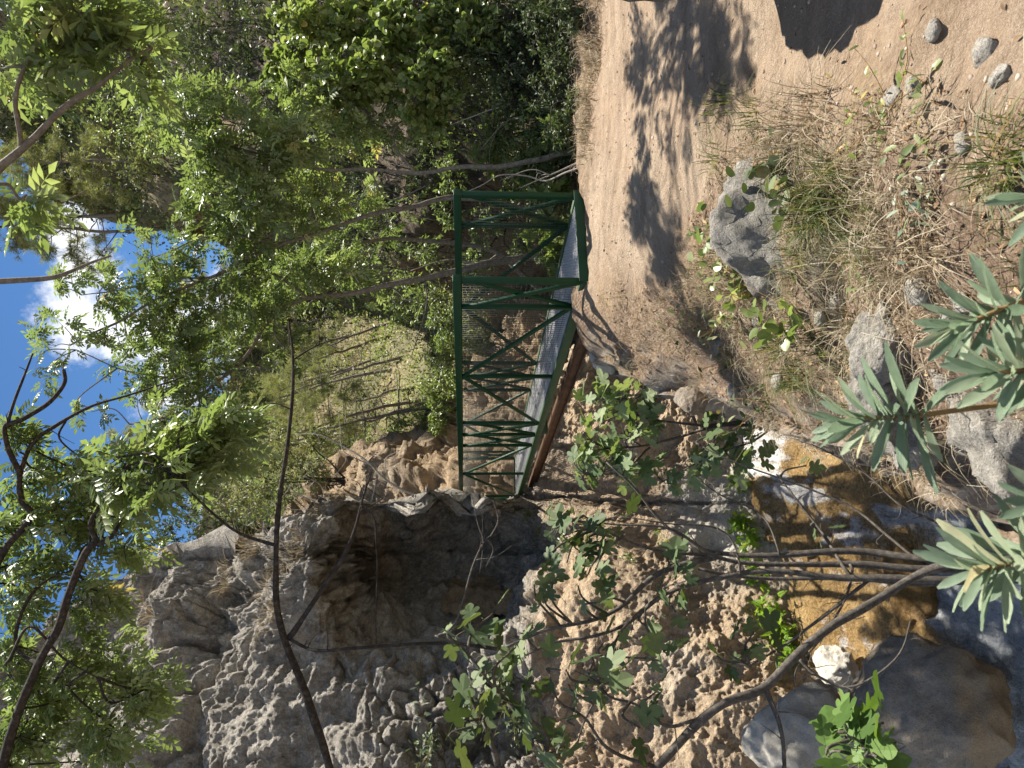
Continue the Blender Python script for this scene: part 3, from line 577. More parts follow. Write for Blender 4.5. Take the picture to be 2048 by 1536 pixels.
boulder('boulder', 'brown stone tucked under the ledge rock beside the stream', 'rock', gp(1830, 880) + (0, 0, .02), (.15, .12, .10), 16, mrock, R(0), attrs={'warm': .3, 'white': .2})
boulder('boulder', 'pale grey pointed boulder on the far side of the stream below the orange cliff', 'rock', pt(1590, 1470, 7.6) + (0, 0, -.15), (.55, .55, .68), 17, mrock, R(40), cuts=7, attrs={'warm': .0, 'white': .6})
boulder('boulder', 'huge smooth boulder stained orange at its foot by the foaming pool', 'rock', pt(1835, 1420, 7.1) + (0, 0, -.1), (.95, .70, .50), 18, mrock2, R(-35), cuts=6, rough=.035, foot=.7, attrs={'warm': .5, 'white': .25}, tilt=(R(12), R(28)))
boulder('boulder', 'white limestone slab at the water edge under the fig trunks', 'rock', pt(1665, 1345, 8.7) + (0, 0, -.05), (.36, .25, .22), 19, mrock, R(60), cuts=8, attrs={'warm': .0, 'white': .9})
boulder('boulder', 'orange mossy rock splitting the cascade beside the brown terrace', 'rock', pt(1790, 1180, 8.3) + (0, 0, -.22), (.55, .4, .30), 20, mrock2, R(10), cuts=5, rough=.04, attrs={'warm': .75, 'white': .0})
boulder('boulder', 'amber rock at the outlet of the white pool', 'rock', pt(1985, 960, 6.9) + (.1, 0, -.1), (.38, .30, .26), 21, mrock2, R(10), cuts=5, rough=.04, attrs={'warm': .85, 'white': .0})
boulder('boulder', 'white rock jammed under the near end of the bridge girder', 'rock', pt(1195, 700, 7.6) + (0, 0, -.12), (.26, .2, .22), 22, mrock, R(50), attrs={'warm': .1, 'white': .9})
boulder('boulder', 'tan block lying in the fig shrub below the bridge', 'rock', pt(1275, 880, 11.4), (.34, .24, .26), 23, mrock, R(50), attrs={'warm': .8, 'white': .2})
boulder('boulder', 'unseen tall dark boulder added past the right border to cast a shadow across the path', 'rock', np.array((2.45, 3.35, .70)), (.60, .50, 1.25), 24, mrock, R(20), attrs={'warm': .2, 'white': .1})  # out of view, added only as a caster for the shadow wedge
for i, (px, py, s, sd) in enumerate(((1975, 105, .055, 31), (1790, 195, .05, 32), (1830, 175, .045, 33), (1935, 290, .04, 34), (1690, 600, .06, 35), (1840, 580, .07, 36), (1770, 620, .05, 37), (1900, 640, .06, 38), (1650, 640, .05, 39), (1560, 760, .07, 40), (1470, 780, .08, 41), (2010, 150, .04, 42), (1880, 60, .04, 43), (1440, 690, .09, 44), (1930, 600, .05, 45), (1520, 640, .06, 46))):
    boulder('stone', ('tan angular stone lying on the dirt at the right edge', 'small grey stone in front of the big shadow', 'pale stone beside the small grey stone near the shadow', 'flat brown stone beside the dark leafy weed', 'light stone on the straw slope below the boulder', 'cream stone half hidden under the upper grey green shoot', 'little tan stone above the mossy block', 'weathered stone under the topmost grey green leaves', 'round stone in the hollow at the foot of the boulder', 'mossy stone among the long grass on the bank', 'stone under the bramble stems on the bank edge', 'small stone at the far right of the dirt', 'stone lying inside the dark shadow', 'knobbly stone at the bank corner above the fig shrub', 'chalky stone between two grey green shoots', 'rough stone in the dark gap below the boulder')[i],
            'stone', gp(px, py) + (0, 0, s * .1), (s, s * .8, s * .55), sd, mrock, R(sd * 37), sub=3, cuts=8, attrs={'warm': .3, 'white': .3}, group='loose stones on the bank')
mgrav, t = mat('gravel_stone'); n = noise(t, objco(t), 60, 4); finish(t, mixc_(t, .5, ramp(t, ((0, (.20, .14, .10)), (.5, (.36, .28, .21)), (1, (.56, .48, .40))), attr(t, 'rnd')), ramp(t, ((.3, (.2, .15, .11)), (.7, (.5, .42, .34))), n)), .9)
mb = MB()
for k in range(6):
    n = 750; x = rng.uniform(-.2, 4.2, n); y = rng.uniform(.9, 7.3, n); kk = rng.random(n) < np.clip(1.6 - y / 5, .25, 1); x, y = x[kk], y[kk]
    s = .0035 + .012 * rng.random(len(x)) ** 4; s = s * (1 + .3 * (rng.random(len(x)) < .03)); a = rng.uniform(0, 6.28, len(x))
    scatter(mb, T_stone(k), np.c_[x, y, H(x, y) + s * .1], np.c_[np.cos(a), np.sin(a), 0 * a], np.c_[0 * a, 0 * a, 0 * a + 1] + rng.normal(size=(len(x), 3)) * .15, s)
tag(mb.build('gravel', mgrav), 'loose gravel on the dirt path', None, None, 'stuff')

# ------------------------------------------------------------------ plants
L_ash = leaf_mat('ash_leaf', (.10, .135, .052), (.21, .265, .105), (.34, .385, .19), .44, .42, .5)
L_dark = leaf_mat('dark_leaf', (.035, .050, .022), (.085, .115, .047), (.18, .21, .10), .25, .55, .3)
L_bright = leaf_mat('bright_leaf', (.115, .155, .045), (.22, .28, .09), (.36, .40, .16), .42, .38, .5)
L_olive = leaf_mat('olive_leaf', (.12, .135, .062), (.235, .25, .115), (.36, .37, .19), .3, .55, .3)
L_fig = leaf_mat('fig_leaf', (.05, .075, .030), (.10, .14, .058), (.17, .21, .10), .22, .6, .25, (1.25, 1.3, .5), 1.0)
L_pale = leaf_mat('grey_leaf', (.10, .135, .085), (.16, .20, .13), (.22, .26, .17), .25, .6, .3)
L_euph = leaf_mat('spurge_leaf', (.17, .235, .17), (.29, .365, .28), (.40, .45, .34), .3, .55, .35, (1.1, 1.25, .7))
L_fern = leaf_mat('fern_leaf', (.12, .22, .015), (.20, .34, .025), (.28, .42, .04), .45, .5, .3)
L_pine = leaf_mat('pine_needle', (.14, .15, .06), (.28, .29, .115), (.42, .42, .18), .3, .6, .3)
L_dry = leaf_mat('dry_grass', (.12, .09, .052), (.28, .225, .145), (.46, .39, .28), .25, .6, .3, (1.05, 1, .88), 1.0)
L_grass = leaf_mat('green_grass', (.04, .06, .014), (.085, .115, .03), (.20, .19, .07), .35, .5, .4)
L_figsun = leaf_mat('sunlit_fig_leaf', (.10, .15, .065), (.19, .25, .12), (.28, .33, .18), .32, .6, .25, (1.2, 1.25, .5), 1.0)  # paler copy of the fig leaf, sunlight put into its colour
B_ash = bark_mat('ash_bark', (.06, .05, .04), (.17, .145, .115), (.34, .30, .25), 26)
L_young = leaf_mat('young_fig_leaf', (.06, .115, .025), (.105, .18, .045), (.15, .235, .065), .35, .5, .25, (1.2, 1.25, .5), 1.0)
B_fig = bark_mat('fig_bark', (.03, .025, .02), (.10, .087, .073), (.26, .235, .20), 42)
B_dark = bark_mat('dark_bark', (.010, .008, .0065), (.036, .029, .023), (.15, .13, .11), 42)
B_dead = bark_mat('dead_wood', (.16, .14, .12), (.33, .30, .26), (.50, .46, .41))
B_stem = bark_mat('spurge_stem', (.16, .09, .035), (.30, .19, .08), (.38, .27, .13), 40)
TL, TS, TC, TF_, TSTR, TN = T_leaf(.42), T_small(.42), T_compound(), T_fig(), T_strap(), T_needles()
T_heart = T_round(); T_lance = T_leaf(.22, .1, .2); T_fernl = T_compound(5, .30, .75)
def pl(pts, k=6): return catmull([pt(*p) if len(p) == 3 else p for p in pts], k)
def ppl(pts, d): return [(p[0], p[1], d + (p[2] if len(p) > 2 else 0)) for p in pts]
def jitter(p, s, f=2.2, seed=0):
    w = np.linspace(0, 1, len(p))[:, None] ** .3
    return p + np.c_[vnoise(p * f, seed), vnoise(p * f, seed + 1), vnoise(p * f, seed + 2)] * s * w
def up_norm(n, spread=.55): return np.array((.32, -.05, .92)) + rng.normal(size=(n, 3)) * spread
class Plant:
    def __init__(s, name, label, cat, base, group=None):
        s.root = thing(name, label, cat, base, group); s.br = MB(); s.tw = MB(); s.lf = MB(); s.sk = []; s.skr = []; s.lm = []
    def limb(s, p, r0, r1, n=7, own=None, m=None, seed=0, wob=.02):
        p = jitter(np.asarray(p), wob, 2.5, seed); r = r0 + (r1 - r0) * np.linspace(0, 1, len(p)) ** .85
        r = r * (1 + .12 * vnoise(p * 9, seed + 5))
        if own: mb = MB(); tube(mb, p, r, n); mb.build(own, m, s.root, smooth=True)
        else: s.lm.append((p, r, n))
        s.sk.append(p); s.skr.append(r); return p
    def spurs(s, n, L=.08, r=.0035):
        for q in list(s.sk):
            for k in range(n):
                i = rng.integers(1, len(q) - 1); d = nrm(rng.normal(size=3) + nrm(q[min(i + 1, len(q) - 1)] - q[i]) * .6 + (0, 0, .3)); l = L * rng.uniform(.3, 1.6)
                tube(s.tw, catmull([q[i], q[i] + d * l * .5 + rng.normal(size=3) * l * .1, q[i] + d * l], 3), (r, r * .4), 4)
    def crown(s, blobs, twigs, leaves, T, size, droop=.25, bough=(.012, .004), tw=(.0035, .0012), nsp=.55, boughs=2, reach=1.0, spread=.35, along=.35):
        """blobs: (centre, radius, weight). boughs run from the skeleton to each blob, twigs fill the blob, leaves hang along the twigs"""
        S = np.concatenate(s.sk) if s.sk else np.array([np.array(s.root.location)])
        wts = np.array([b[2] for b in blobs], float); wts /= wts.sum()
        P, A = [], []
        for (c, r, w), f in zip(blobs, wts):
            c = np.asarray(c, float); lines = []
            r3 = np.asarray(r, float) * np.ones(3)
            for k in range(boughs):
                e = c + rng.normal(size=3) * r3 * .35; d = np.linalg.norm(S - e, axis=1) + .35 * np.maximum(S[:, 2] - e[2], 0); st = S[np.argmin(d + rng.random(len(d)) * .25 * d.min())]
                mid = (st + e) / 2 + rng.normal(size=3) * np.linalg.norm(e - st) * .10 + np.array((0, 0, .12)) * np.linalg.norm(e - st)
                l = catmull([st, mid, e], 6); lines.append(l); L_ = np.linalg.norm(e - st)
                tube(s.tw, l, (min(bough[0], .006 + .006 * L_), bough[1]), 5)
            Lp = np.concatenate([l[len(l) // 3:] for l in lines])
            for k in range(max(1, int(twigs * f + rng.random()))):
                v = rng.normal(size=3); v = v / np.linalg.norm(v) * (rng.random() ** .45) * r3; e = c + v
                j = Lp[np.argmin(np.linalg.norm(Lp - e, axis=1) * (.75 + .5 * rng.random(len(Lp))))]
                L = np.linalg.norm(e - j)
                if L > .9 * r3.max() * reach: j = e - (e - j) * (.9 * r3.max() * reach / L)
                mid = (j + e) / 2 + rng.normal(size=3) * L * .14 + np.array((0, 0, .15 * L)); l = catmull([j, mid, e - np.array((0, 0, droop * .2 * L))], 4)
                tube(s.tw, l, tw, 3, cap=False)
                td = nrm(np.gradient(l, axis=0)); q = along + (1 - along) * rng.random(leaves); q[0] = 1
                ii = np.clip((q * (len(l) - 1)), 0, len(l) - 1.001); i0 = ii.astype(int); fr = (ii - i0)[:, None]
                pos = l[i0] * (1 - fr) + l[np.minimum(i0 + 1, len(l) - 1)] * fr
                ax = td[i0] * .7 + rng.normal(size=(leaves, 3)) * .65 + np.array((0, 0, -droop))
                P.append(pos + rng.normal(size=pos.shape) * size * spread * .3); A.append(ax)
        P = np.concatenate(P); A = np.concatenate(A); n = len(P)
        scatter(s.lf, T, P, A, up_norm(n, nsp), size * rng.uniform(.65, 1.2, n), np.clip(.5 + .28 * rng.normal(size=n) * .6 + .22 * vnoise(P * .9 / max(size * 8, .2), 3), 0, 1))
    def done(s, bark, leaf, names=('trunk', 'twigs', 'crown'), twbark=None):
        for q, r, n in s.lm:
            tube(s.br, q, r, n)
            if len(s.lm) <= 9: s.br.build(names[0], bark, s.root, smooth=True); s.br = MB()
        if s.br.n: s.br.build(names[0], bark, s.root, smooth=True)
        if s.lf.n:
            nf2 = sum(len(f) for f in s.tw.F)
            if s.tw.n: s.lf.add(np.concatenate(s.tw.V), s.tw.F)
            s.lf.build(names[2], leaf, s.root, mat2=(twbark or bark) if nf2 else None, nf2=nf2)
        elif s.tw.n: s.tw.build(names[1], twbark or bark, s.root)
        return s.root
def pb(px, py, d, rp, w=1.0, flat=1.0): return (pt(px, py, d), np.array((1, flat, 1)) * rp * d / FPX, w)

# --- the ash trees leaning over the bridge
def ash(label, trunk, r0, blobs, extra=(), twigs=260, leaves=7, size=.185, bark=B_ash, seed=0, boughs=2, leaf=L_ash, **kw):
    r0 *= .78; t0 = pl(trunk); p = Plant('ash_tree', label, 'tree', t0[0], 'ash trees'); p.limb(t0, r0, .012, 8, 'trunk', bark, seed)
    for e in extra: p.limb(pl(e[0]), e[1], .006, 6, None, None, seed + 7)
    p.crown(blobs, int(twigs * .52), leaves, TC, size, boughs=boughs, **kw); return p.done(bark, leaf, ('limb', 'twigs', 'crown'))
ash('ash tree with a crooked pale trunk right of the bridge portal', [(1170, 300, 8.4), (1120, 305, 8.5), (1080, 318, 8.6), (1000, 332, 8.8), (920, 334, 9.0), (830, 345, 9.1), (740, 338, 9.2), (650, 338, 9.2), (560, 318, 9.2), (450, 290, 9.2), (380, 265, 9.2)], .055,
    [pb(600, 300, 9.2, 95, 1.4), pb(490, 250, 9.1, 95, 1.3), pb(700, 240, 9.3, 75, .9), pb(380, 230, 9.2, 85, 1.1), pb(620, 190, 9.3, 70, .9), pb(520, 380, 9.0, 80, 1.2), pb(800, 240, 9.5, 60, .4), pb(420, 330, 9.0, 80, 1.2)],
    [([(830, 345, 9.1), (790, 290, 9.3), (795, 250, 9.4), (830, 238, 9.5), (880, 265, 9.5)], .02), ([(740, 338, 9.2), (780, 400, 9.0), (850, 370, 8.9)], .014)], 420, 7, seed=1)
ash('ash tree with a slim dark trunk rising behind the first portal post', [(1150, 440, 10.0), (1060, 420, 10.0), (980, 402, 10.0), (900, 395, 9.9), (830, 412, 9.9), (780, 421, 9.8), (700, 442, 9.8), (640, 462, 9.7), (560, 490, 9.6), (480, 525, 9.5), (420, 555, 9.5), (330, 592, 9.4), (230, 645, 9.3), (140, 690, 9.2)], .06,
    [pb(560, 440, 9.6, 90, 1.2), pb(440, 440, 9.6, 95, 1.2), pb(330, 520, 9.4, 90, 1.0), pb(230, 590, 9.3, 70, .5), pb(150, 560, 9.3, 50, .25), pb(340, 610, 9.4, 80, .9), pb(450, 590, 9.5, 80, .9), pb(630, 400, 9.8, 70, .7), pb(120, 660, 9.1, 60, .25), pb(220, 690, 9.2, 60, .3), pb(720, 400, 9.9, 50, .25)],
    [([(560, 490, 9.6), (470, 470, 9.4), (390, 480, 9.3), (300, 520, 9.3)], .02), ([(420, 555, 9.5), (330, 560, 9.4), (230, 580, 9.2), (160, 590, 9.2)], .016)], 420, 7, seed=2)
ash('ash tree with a pale forked trunk standing behind the wire mesh', [(1080, 580, 11.6), (1040, 545, 11.5), (1000, 508, 11.4), (950, 492, 11.3), (870, 483, 11.2), (790, 478, 11.1), (700, 492, 11.0), (640, 510, 11.0), (560, 540, 10.9), (470, 590, 10.8), (400, 650, 10.8)], .065,
    [pb(640, 500, 11, 70, .8), pb(560, 560, 10.9, 80, 1), pb(470, 640, 10.8, 80, .8), pb(390, 690, 10.6, 70, .7), pb(720, 560, 11.2, 60, .5), pb(300, 720, 10.4, 60, .5), pb(760, 440, 11.4, 60, .4)],
    [([(1000, 508, 11.4), (960, 530, 11.4), (900, 520, 11.6), (820, 540, 11.8)], .03)], 330, 7, seed=3, size=.16)
ash('ash tree with the thickest leaning trunk directly over the bridge', [(1080, 510, 10.6), (1020, 520, 10.6), (970, 527, 10.5), (910, 541, 10.5), (850, 556, 10.4), (790, 567, 10.3), (700, 589, 10.2), (620, 596, 10.1), (575, 612, 10.0), (530, 650, 9.9), (505, 690, 9.8), (460, 745, 9.7), (390, 800, 9.5), (330, 835, 9.4), (260, 850, 9.3)], .085,
    [pb(600, 560, 10.0, 75, .8), pb(510, 610, 9.9, 70, .8), pb(430, 720, 9.7, 70, .7), pb(330, 760, 9.5, 75, .6), pb(470, 820, 9.5, 60, .5), pb(560, 690, 9.9, 55, .3), pb(250, 780, 9.3, 55, .2), pb(680, 540, 10.2, 55, .5), pb(400, 850, 9.4, 60, .5), pb(350, 680, 9.5, 70, .6), pb(90, 740, 9.0, 45, .15), pb(170, 830, 9.2, 40, .12)],
    [([(620, 596, 10.1), (540, 545, 10.0), (470, 540, 9.9), (370, 570, 9.8)], .03), ([(780, 570, 10.3), (815, 600, 10.2), (840, 590, 10.1)], .012), ([(850, 556, 10.4), (850, 620, 10.2), (820, 720, 10.0)], .016), ([(460, 745, 9.7), (370, 760, 9.6), (250, 740, 9.4), (150, 700, 9.2)], .015)], 300, 7, seed=4)

# --- branches of the big ash on the left bank hanging across the view
base = pt(1500, 1900, 4.2)
p = Plant('ash_tree', 'ash tree whose long dark bough crosses in front of the cliff', 'tree', base, 'ash trees')
p.limb(catmull([base, pt(1000, 1850, 4.0), pt(660, 1780, 3.8)]), .09, .06, 8, 'trunk', B_dark, 11)
p.limb(pl([(660, 1780, 3.8), (672, 1640, 3.7), (655, 1530, 3.65), (625, 1430, 3.6), (598, 1350, 3.6), (570, 1270, 3.6), (553, 1190, 3.6), (549, 1090, 3.6), (556, 990, 3.6), (571, 890, 3.6), (584, 790, 3.65), (586, 700, 3.7), (580, 640, 3.7)]), .026, .006, 8, 'bough', B_dark, 12, .02)
p.limb(pl([(578, 1275, 3.6), (620, 1210, 3.55), (680, 1120, 3.5), (705, 1065, 3.5), (722, 1010, 3.5), (745, 950, 3.5)]), .016, .004, 6)
p.limb(pl([(720, 1012, 3.5), (745, 1040, 3.48), (748, 1100, 3.45), (752, 1190, 3.4), (757, 1290, 3.4)]), .006, .003, 5)
p.limb(pl([(575, 1275, 3.6), (640, 1300, 3.5), (760, 1296, 3.45), (880, 1288, 3.4), (1000, 1297, 3.4)]), .008, .009, 6)
p.limb(pl([(586, 720, 3.7), (640, 690, 3.8), (700, 672, 3.85)]), .006, .002, 5)
p.limb(pl([(549, 1090, 3.6), (470, 1060, 3.7), (400, 1000, 3.75), (350, 950, 3.8)]), .010, .004, 5)
p.spurs(5, .10)
p.crown([pb(330, 930, 3.9, 100, 1.2), pb(410, 880, 4.1, 80, .9), pb(245, 960, 3.9, 90, 1.0), pb(460, 850, 4.2, 55, .5), pb(330, 860, 4.3, 70, .5)], 90, 4, TC, .15, boughs=2, droop=.5)
p.done(B_dark, L_ash, ('branch', 'twigs', 'crown'))
base = pt(1400, 2300, 4.6)
p = Plant('ash_tree', 'ash tree with dark leafy boughs filling the corner above the cliff', 'tree', base, 'ash trees')
p.limb(catmull([base, pt(700, 2200, 4.4), pt(5, 1800, 4.2)]), .12, .07, 8, 'trunk', B_dark, 13)
p.limb(pl([(5, 1800, 4.2), (-10, 1650, 4.0), (8, 1530, 3.9), (35, 1437, 3.9), (80, 1330, 3.9), (115, 1256, 3.9), (138, 1180, 3.9), (175, 1110, 3.9), (196, 1090, 3.9)]), .031, .017, 8, 'bough', B_dark, 14, .02)
p.limb(pl([(196, 1090, 3.9), (178, 1048, 3.9), (205, 1005, 3.9), (232, 984, 3.9), (268, 955, 3.9)]), 0.016, .005, 7)
p.limb(pl([(196, 1090, 3.9), (223, 1072, 3.9), (250, 1030, 3.95), (300, 1000, 4)]), .016, .004, 6)
p.limb(pl([(80, 1330, 3.9), (30, 1290, 4.0), (50, 1210, 4.0), (95, 1160, 4.1), (150, 1140, 4.2)]), .014, .005, 6)
p.limb(pl([(-10, 1650, 4.0), (-60, 1300, 4.1), (0, 1118, 4.1), (63, 1035, 4.1), (46, 1000, 4.1), (41, 950, 4.1), (64, 888, 4.15), (110, 850, 4.2), (185, 808, 4.3), (260, 785, 4.35), (369, 752, 4.45)]), .026, .005, 7, 'bough', B_dark, 15, .02)
p.limb(pl([(41, 950, 4.1), (14, 893, 4.05), (10, 849, 4.05), (40, 838, 4.05), (86, 811, 4.1), (110, 790, 4.1), (127, 763, 4.1), (125, 737, 4.1)]), .016, .010, 7)
p.limb(pl([(14, 855, 4.05), (20, 830, 4.05), (45, 760, 4.1), (68, 702, 4.1)]), .012, .005, 6)
p.limb(pl([(10, 1330, 3.9), (60, 1250, 3.9), (130, 1310, 3.9), (200, 1350, 3.9)]), .01, .004, 5)
p.spurs(5, .10)
p.crown([pb(60, 960, 4.3, 60, .5), pb(150, 930, 4.4, 60, .5), pb(40, 1060, 4.4, 80, .9), pb(150, 1030, 4.3, 90, 1.1), pb(250, 1070, 4.4, 70, .7), pb(60, 1180, 4.3, 90, 1.1), pb(170, 1200, 4.3, 60, .5), pb(40, 1320, 4.2, 80, .8), pb(180, 1330, 4.3, 80, .9), pb(270, 1380, 4.3, 70, .7), pb(100, 1430, 4.2, 90, .9), pb(220, 1470, 4.2, 90, .8), pb(30, 870, 4.2, 50, .4), pb(20, 1500, 4.1, 70, .7)], 270, 5, TC, .125, boughs=2, droop=.5, nsp=.8)
p.done(B_dark, L_ash, ('branch', 'twigs', 'crown'))
# --- the tree on the right behind the camera: near branches across the upper corner, dappled shade on the path
base = np.array((3.4, 1.2, H(3.4, 1.2)))
p = Plant('ash_tree', 'ash tree whose soft near branches hang in the upper right corner', 'tree', base, 'ash trees')
p.limb(catmull([base, base + (.1, .1, 1.2), base + (-.1, .3, 2.4), base + (-.4, .6, 3.6)]), .11, .06, 9, 'trunk', B_ash, 16)
top = base + (-.4, .6, 3.6)
p.limb(np.vstack((catmull([top, pt(-350, 150, 2.9)], 6)[:-1], pl([(-350, 150, 2.9), (-120, 420, 2.8), (0, 332, 2.8), (60, 282, 2.8), (130, 212, 2.8), (190, 170, 2.8), (250, 120, 2.85), (300, 95, 2.9)]))), .024, .005, 7, 'bough', B_ash, 17, .015)
p.limb(pl([(0, 332, 2.8), (38, 290, 2.8), (32, 190, 2.75), (65, 100, 2.75), (110, 30, 2.7), (150, -60, 2.7)]), .010, .007, 6)
p.limb(pl([(-120, 420, 2.8), (0, 365, 2.85), (40, 395, 2.85), (110, 405, 2.9), (170, 380, 2.95)]), .010, .003, 6)
p.limb(catmull([base + (-.1, .3, 2.4), base + (.5, 1.4, 3.0), base + (1.0, 2.8, 3.3), base + (1.1, 5.0, 4.2)]), .05, .02, 6)
p.limb(catmull([base + (-.1, .3, 2.2), base + (1.4, .9, 2.9), base + (2.6, 1.6, 3.2)]), .05, .02, 6)
p.limb(np.vstack((catmull([top, pt(-500, 480, 3.2)], 4)[:-1], pl([(-500, 480, 3.2), (-100, 570, 3.1), (0, 563, 3.1), (100, 562, 3.1), (144, 551, 3.1), (190, 530, 3.1), (224, 514, 3.1)]))), .02, .004, 6)
p.crown([pb(40, 40, 2.8, 60, .8), pb(110, 100, 2.85, 60, .6), pb(30, 150, 2.8, 40, .3), pb(240, 90, 2.9, 60, .5), pb(160, 30, 2.8, 60, .5), pb(60, 400, 2.9, 40, .25), pb(280, 160, 3.0, 40, .25)], 62, 4, TC, .14, boughs=2, droop=.4)
p.crown([pb(160, 70, 7.0, 70), pb(290, 40, 7.0, 70), pb(90, 170, 7.0, 55)], 80, 6, TC, .17, boughs=3, droop=.3)
p.crown([(np.array(c), r, 1) for c, r in (((4.2, 6.4, 4.6), .55), ((4.8, 6.2, 4.8), .55), ((5.4, 6.6, 5), .6), ((3.95, 5.8, 4.4), .4), ((6.0, 6.4, 5), .6), ((4.7, 7.3, 5.0), .5), ((5.2, 5.3, 4.6), .4))], 170, 6, TC, .19, boughs=3, droop=.3, bough=(.02, .008))
p.done(B_ash, L_ash, ('branch', 'twigs', 'crown'))

# --- shrubs on the slope right of the bridge
def shrub(label, cat, base, blobs, twigs, leaves, T, size, leaf, bark=B_dark, name='shrub', group='shrubs on the slope beyond the path', stems=5, sr=.018, **kw):
    base = np.asarray(base, float); p = Plant(name, label, cat, base, group)
    for k in range(stems):
        c, r, w = blobs[k % len(blobs)]; e = np.asarray(c) + rng.normal(size=3) * np.asarray(r) * .4
        s0 = base + rng.normal(size=3) * (.06, .06, 0); l = catmull([s0, s0 * .55 + e * .45 + rng.normal(size=3) * .1 * np.linalg.norm(e - s0) + (0, 0, .08), e], 5); p.limb(l, sr, sr * .3, 5, wob=.05, seed=k)
    p.crown(blobs, twigs, leaves, T, size, **kw); return p.done(bark, leaf, ('stems', 'twigs', 'foliage'))
def hb(px, py, d, off=0): q = onhill(px, py); return q
SH = [
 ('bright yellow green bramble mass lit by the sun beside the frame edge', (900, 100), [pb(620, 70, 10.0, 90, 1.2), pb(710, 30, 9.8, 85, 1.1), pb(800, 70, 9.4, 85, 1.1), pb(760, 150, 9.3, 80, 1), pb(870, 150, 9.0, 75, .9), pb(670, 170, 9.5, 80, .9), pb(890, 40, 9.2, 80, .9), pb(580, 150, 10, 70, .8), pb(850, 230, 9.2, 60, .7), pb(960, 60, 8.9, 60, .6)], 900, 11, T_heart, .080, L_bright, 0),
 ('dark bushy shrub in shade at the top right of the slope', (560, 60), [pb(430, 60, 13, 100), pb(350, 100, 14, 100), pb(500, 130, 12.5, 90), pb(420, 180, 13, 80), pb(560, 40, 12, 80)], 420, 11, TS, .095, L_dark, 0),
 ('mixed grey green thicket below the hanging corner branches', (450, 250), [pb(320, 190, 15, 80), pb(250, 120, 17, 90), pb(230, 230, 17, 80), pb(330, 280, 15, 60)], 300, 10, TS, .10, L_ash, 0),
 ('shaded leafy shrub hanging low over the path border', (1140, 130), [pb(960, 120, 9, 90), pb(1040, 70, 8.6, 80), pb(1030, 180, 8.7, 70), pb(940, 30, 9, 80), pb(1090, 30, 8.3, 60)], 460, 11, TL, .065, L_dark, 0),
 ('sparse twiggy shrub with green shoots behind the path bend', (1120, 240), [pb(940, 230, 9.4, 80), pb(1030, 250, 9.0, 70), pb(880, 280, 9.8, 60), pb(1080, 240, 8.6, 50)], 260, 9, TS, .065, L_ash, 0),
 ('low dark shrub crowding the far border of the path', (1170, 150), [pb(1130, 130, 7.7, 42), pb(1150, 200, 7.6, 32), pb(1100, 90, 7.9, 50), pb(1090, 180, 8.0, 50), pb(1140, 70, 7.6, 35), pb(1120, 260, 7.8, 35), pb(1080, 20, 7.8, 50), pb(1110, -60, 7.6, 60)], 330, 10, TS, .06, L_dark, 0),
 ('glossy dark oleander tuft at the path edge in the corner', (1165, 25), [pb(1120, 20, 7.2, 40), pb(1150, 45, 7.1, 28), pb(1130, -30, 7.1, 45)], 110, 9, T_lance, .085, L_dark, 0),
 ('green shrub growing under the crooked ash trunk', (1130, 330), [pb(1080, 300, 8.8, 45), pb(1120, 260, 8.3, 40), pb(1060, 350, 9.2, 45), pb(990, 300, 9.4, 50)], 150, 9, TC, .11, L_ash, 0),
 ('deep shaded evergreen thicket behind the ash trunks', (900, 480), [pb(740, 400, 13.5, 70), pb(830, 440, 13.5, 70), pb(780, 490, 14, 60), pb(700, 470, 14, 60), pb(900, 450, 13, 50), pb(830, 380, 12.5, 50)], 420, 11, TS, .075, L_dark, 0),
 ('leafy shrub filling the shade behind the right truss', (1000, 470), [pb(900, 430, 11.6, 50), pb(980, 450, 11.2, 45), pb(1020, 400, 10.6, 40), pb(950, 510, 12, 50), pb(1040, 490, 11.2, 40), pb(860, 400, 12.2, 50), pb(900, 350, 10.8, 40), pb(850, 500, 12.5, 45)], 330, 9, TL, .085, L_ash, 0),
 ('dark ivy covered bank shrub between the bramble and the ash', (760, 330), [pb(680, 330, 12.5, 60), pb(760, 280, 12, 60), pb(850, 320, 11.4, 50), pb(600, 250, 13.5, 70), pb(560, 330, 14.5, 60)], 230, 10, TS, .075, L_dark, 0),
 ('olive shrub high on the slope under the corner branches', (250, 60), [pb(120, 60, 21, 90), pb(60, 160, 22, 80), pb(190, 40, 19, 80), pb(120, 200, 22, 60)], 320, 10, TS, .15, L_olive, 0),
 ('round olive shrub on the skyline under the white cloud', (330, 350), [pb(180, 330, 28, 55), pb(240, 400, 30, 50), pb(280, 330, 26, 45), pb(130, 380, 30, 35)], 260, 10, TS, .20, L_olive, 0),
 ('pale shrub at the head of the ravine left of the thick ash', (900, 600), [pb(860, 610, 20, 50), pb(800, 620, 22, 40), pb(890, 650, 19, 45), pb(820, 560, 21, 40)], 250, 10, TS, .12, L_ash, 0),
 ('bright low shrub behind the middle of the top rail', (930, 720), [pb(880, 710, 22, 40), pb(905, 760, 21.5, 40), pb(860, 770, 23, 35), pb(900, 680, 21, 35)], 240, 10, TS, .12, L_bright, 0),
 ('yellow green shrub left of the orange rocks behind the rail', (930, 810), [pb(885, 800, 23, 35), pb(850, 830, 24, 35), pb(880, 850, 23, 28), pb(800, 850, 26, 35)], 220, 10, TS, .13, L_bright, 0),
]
for (lab, (bx, by), bl, tw, lv, T, sz, lf, _) in SH: shrub(lab, 'shrub', onhill(bx, by), bl, tw, lv, T, sz, lf, boughs=3, droop=.2)
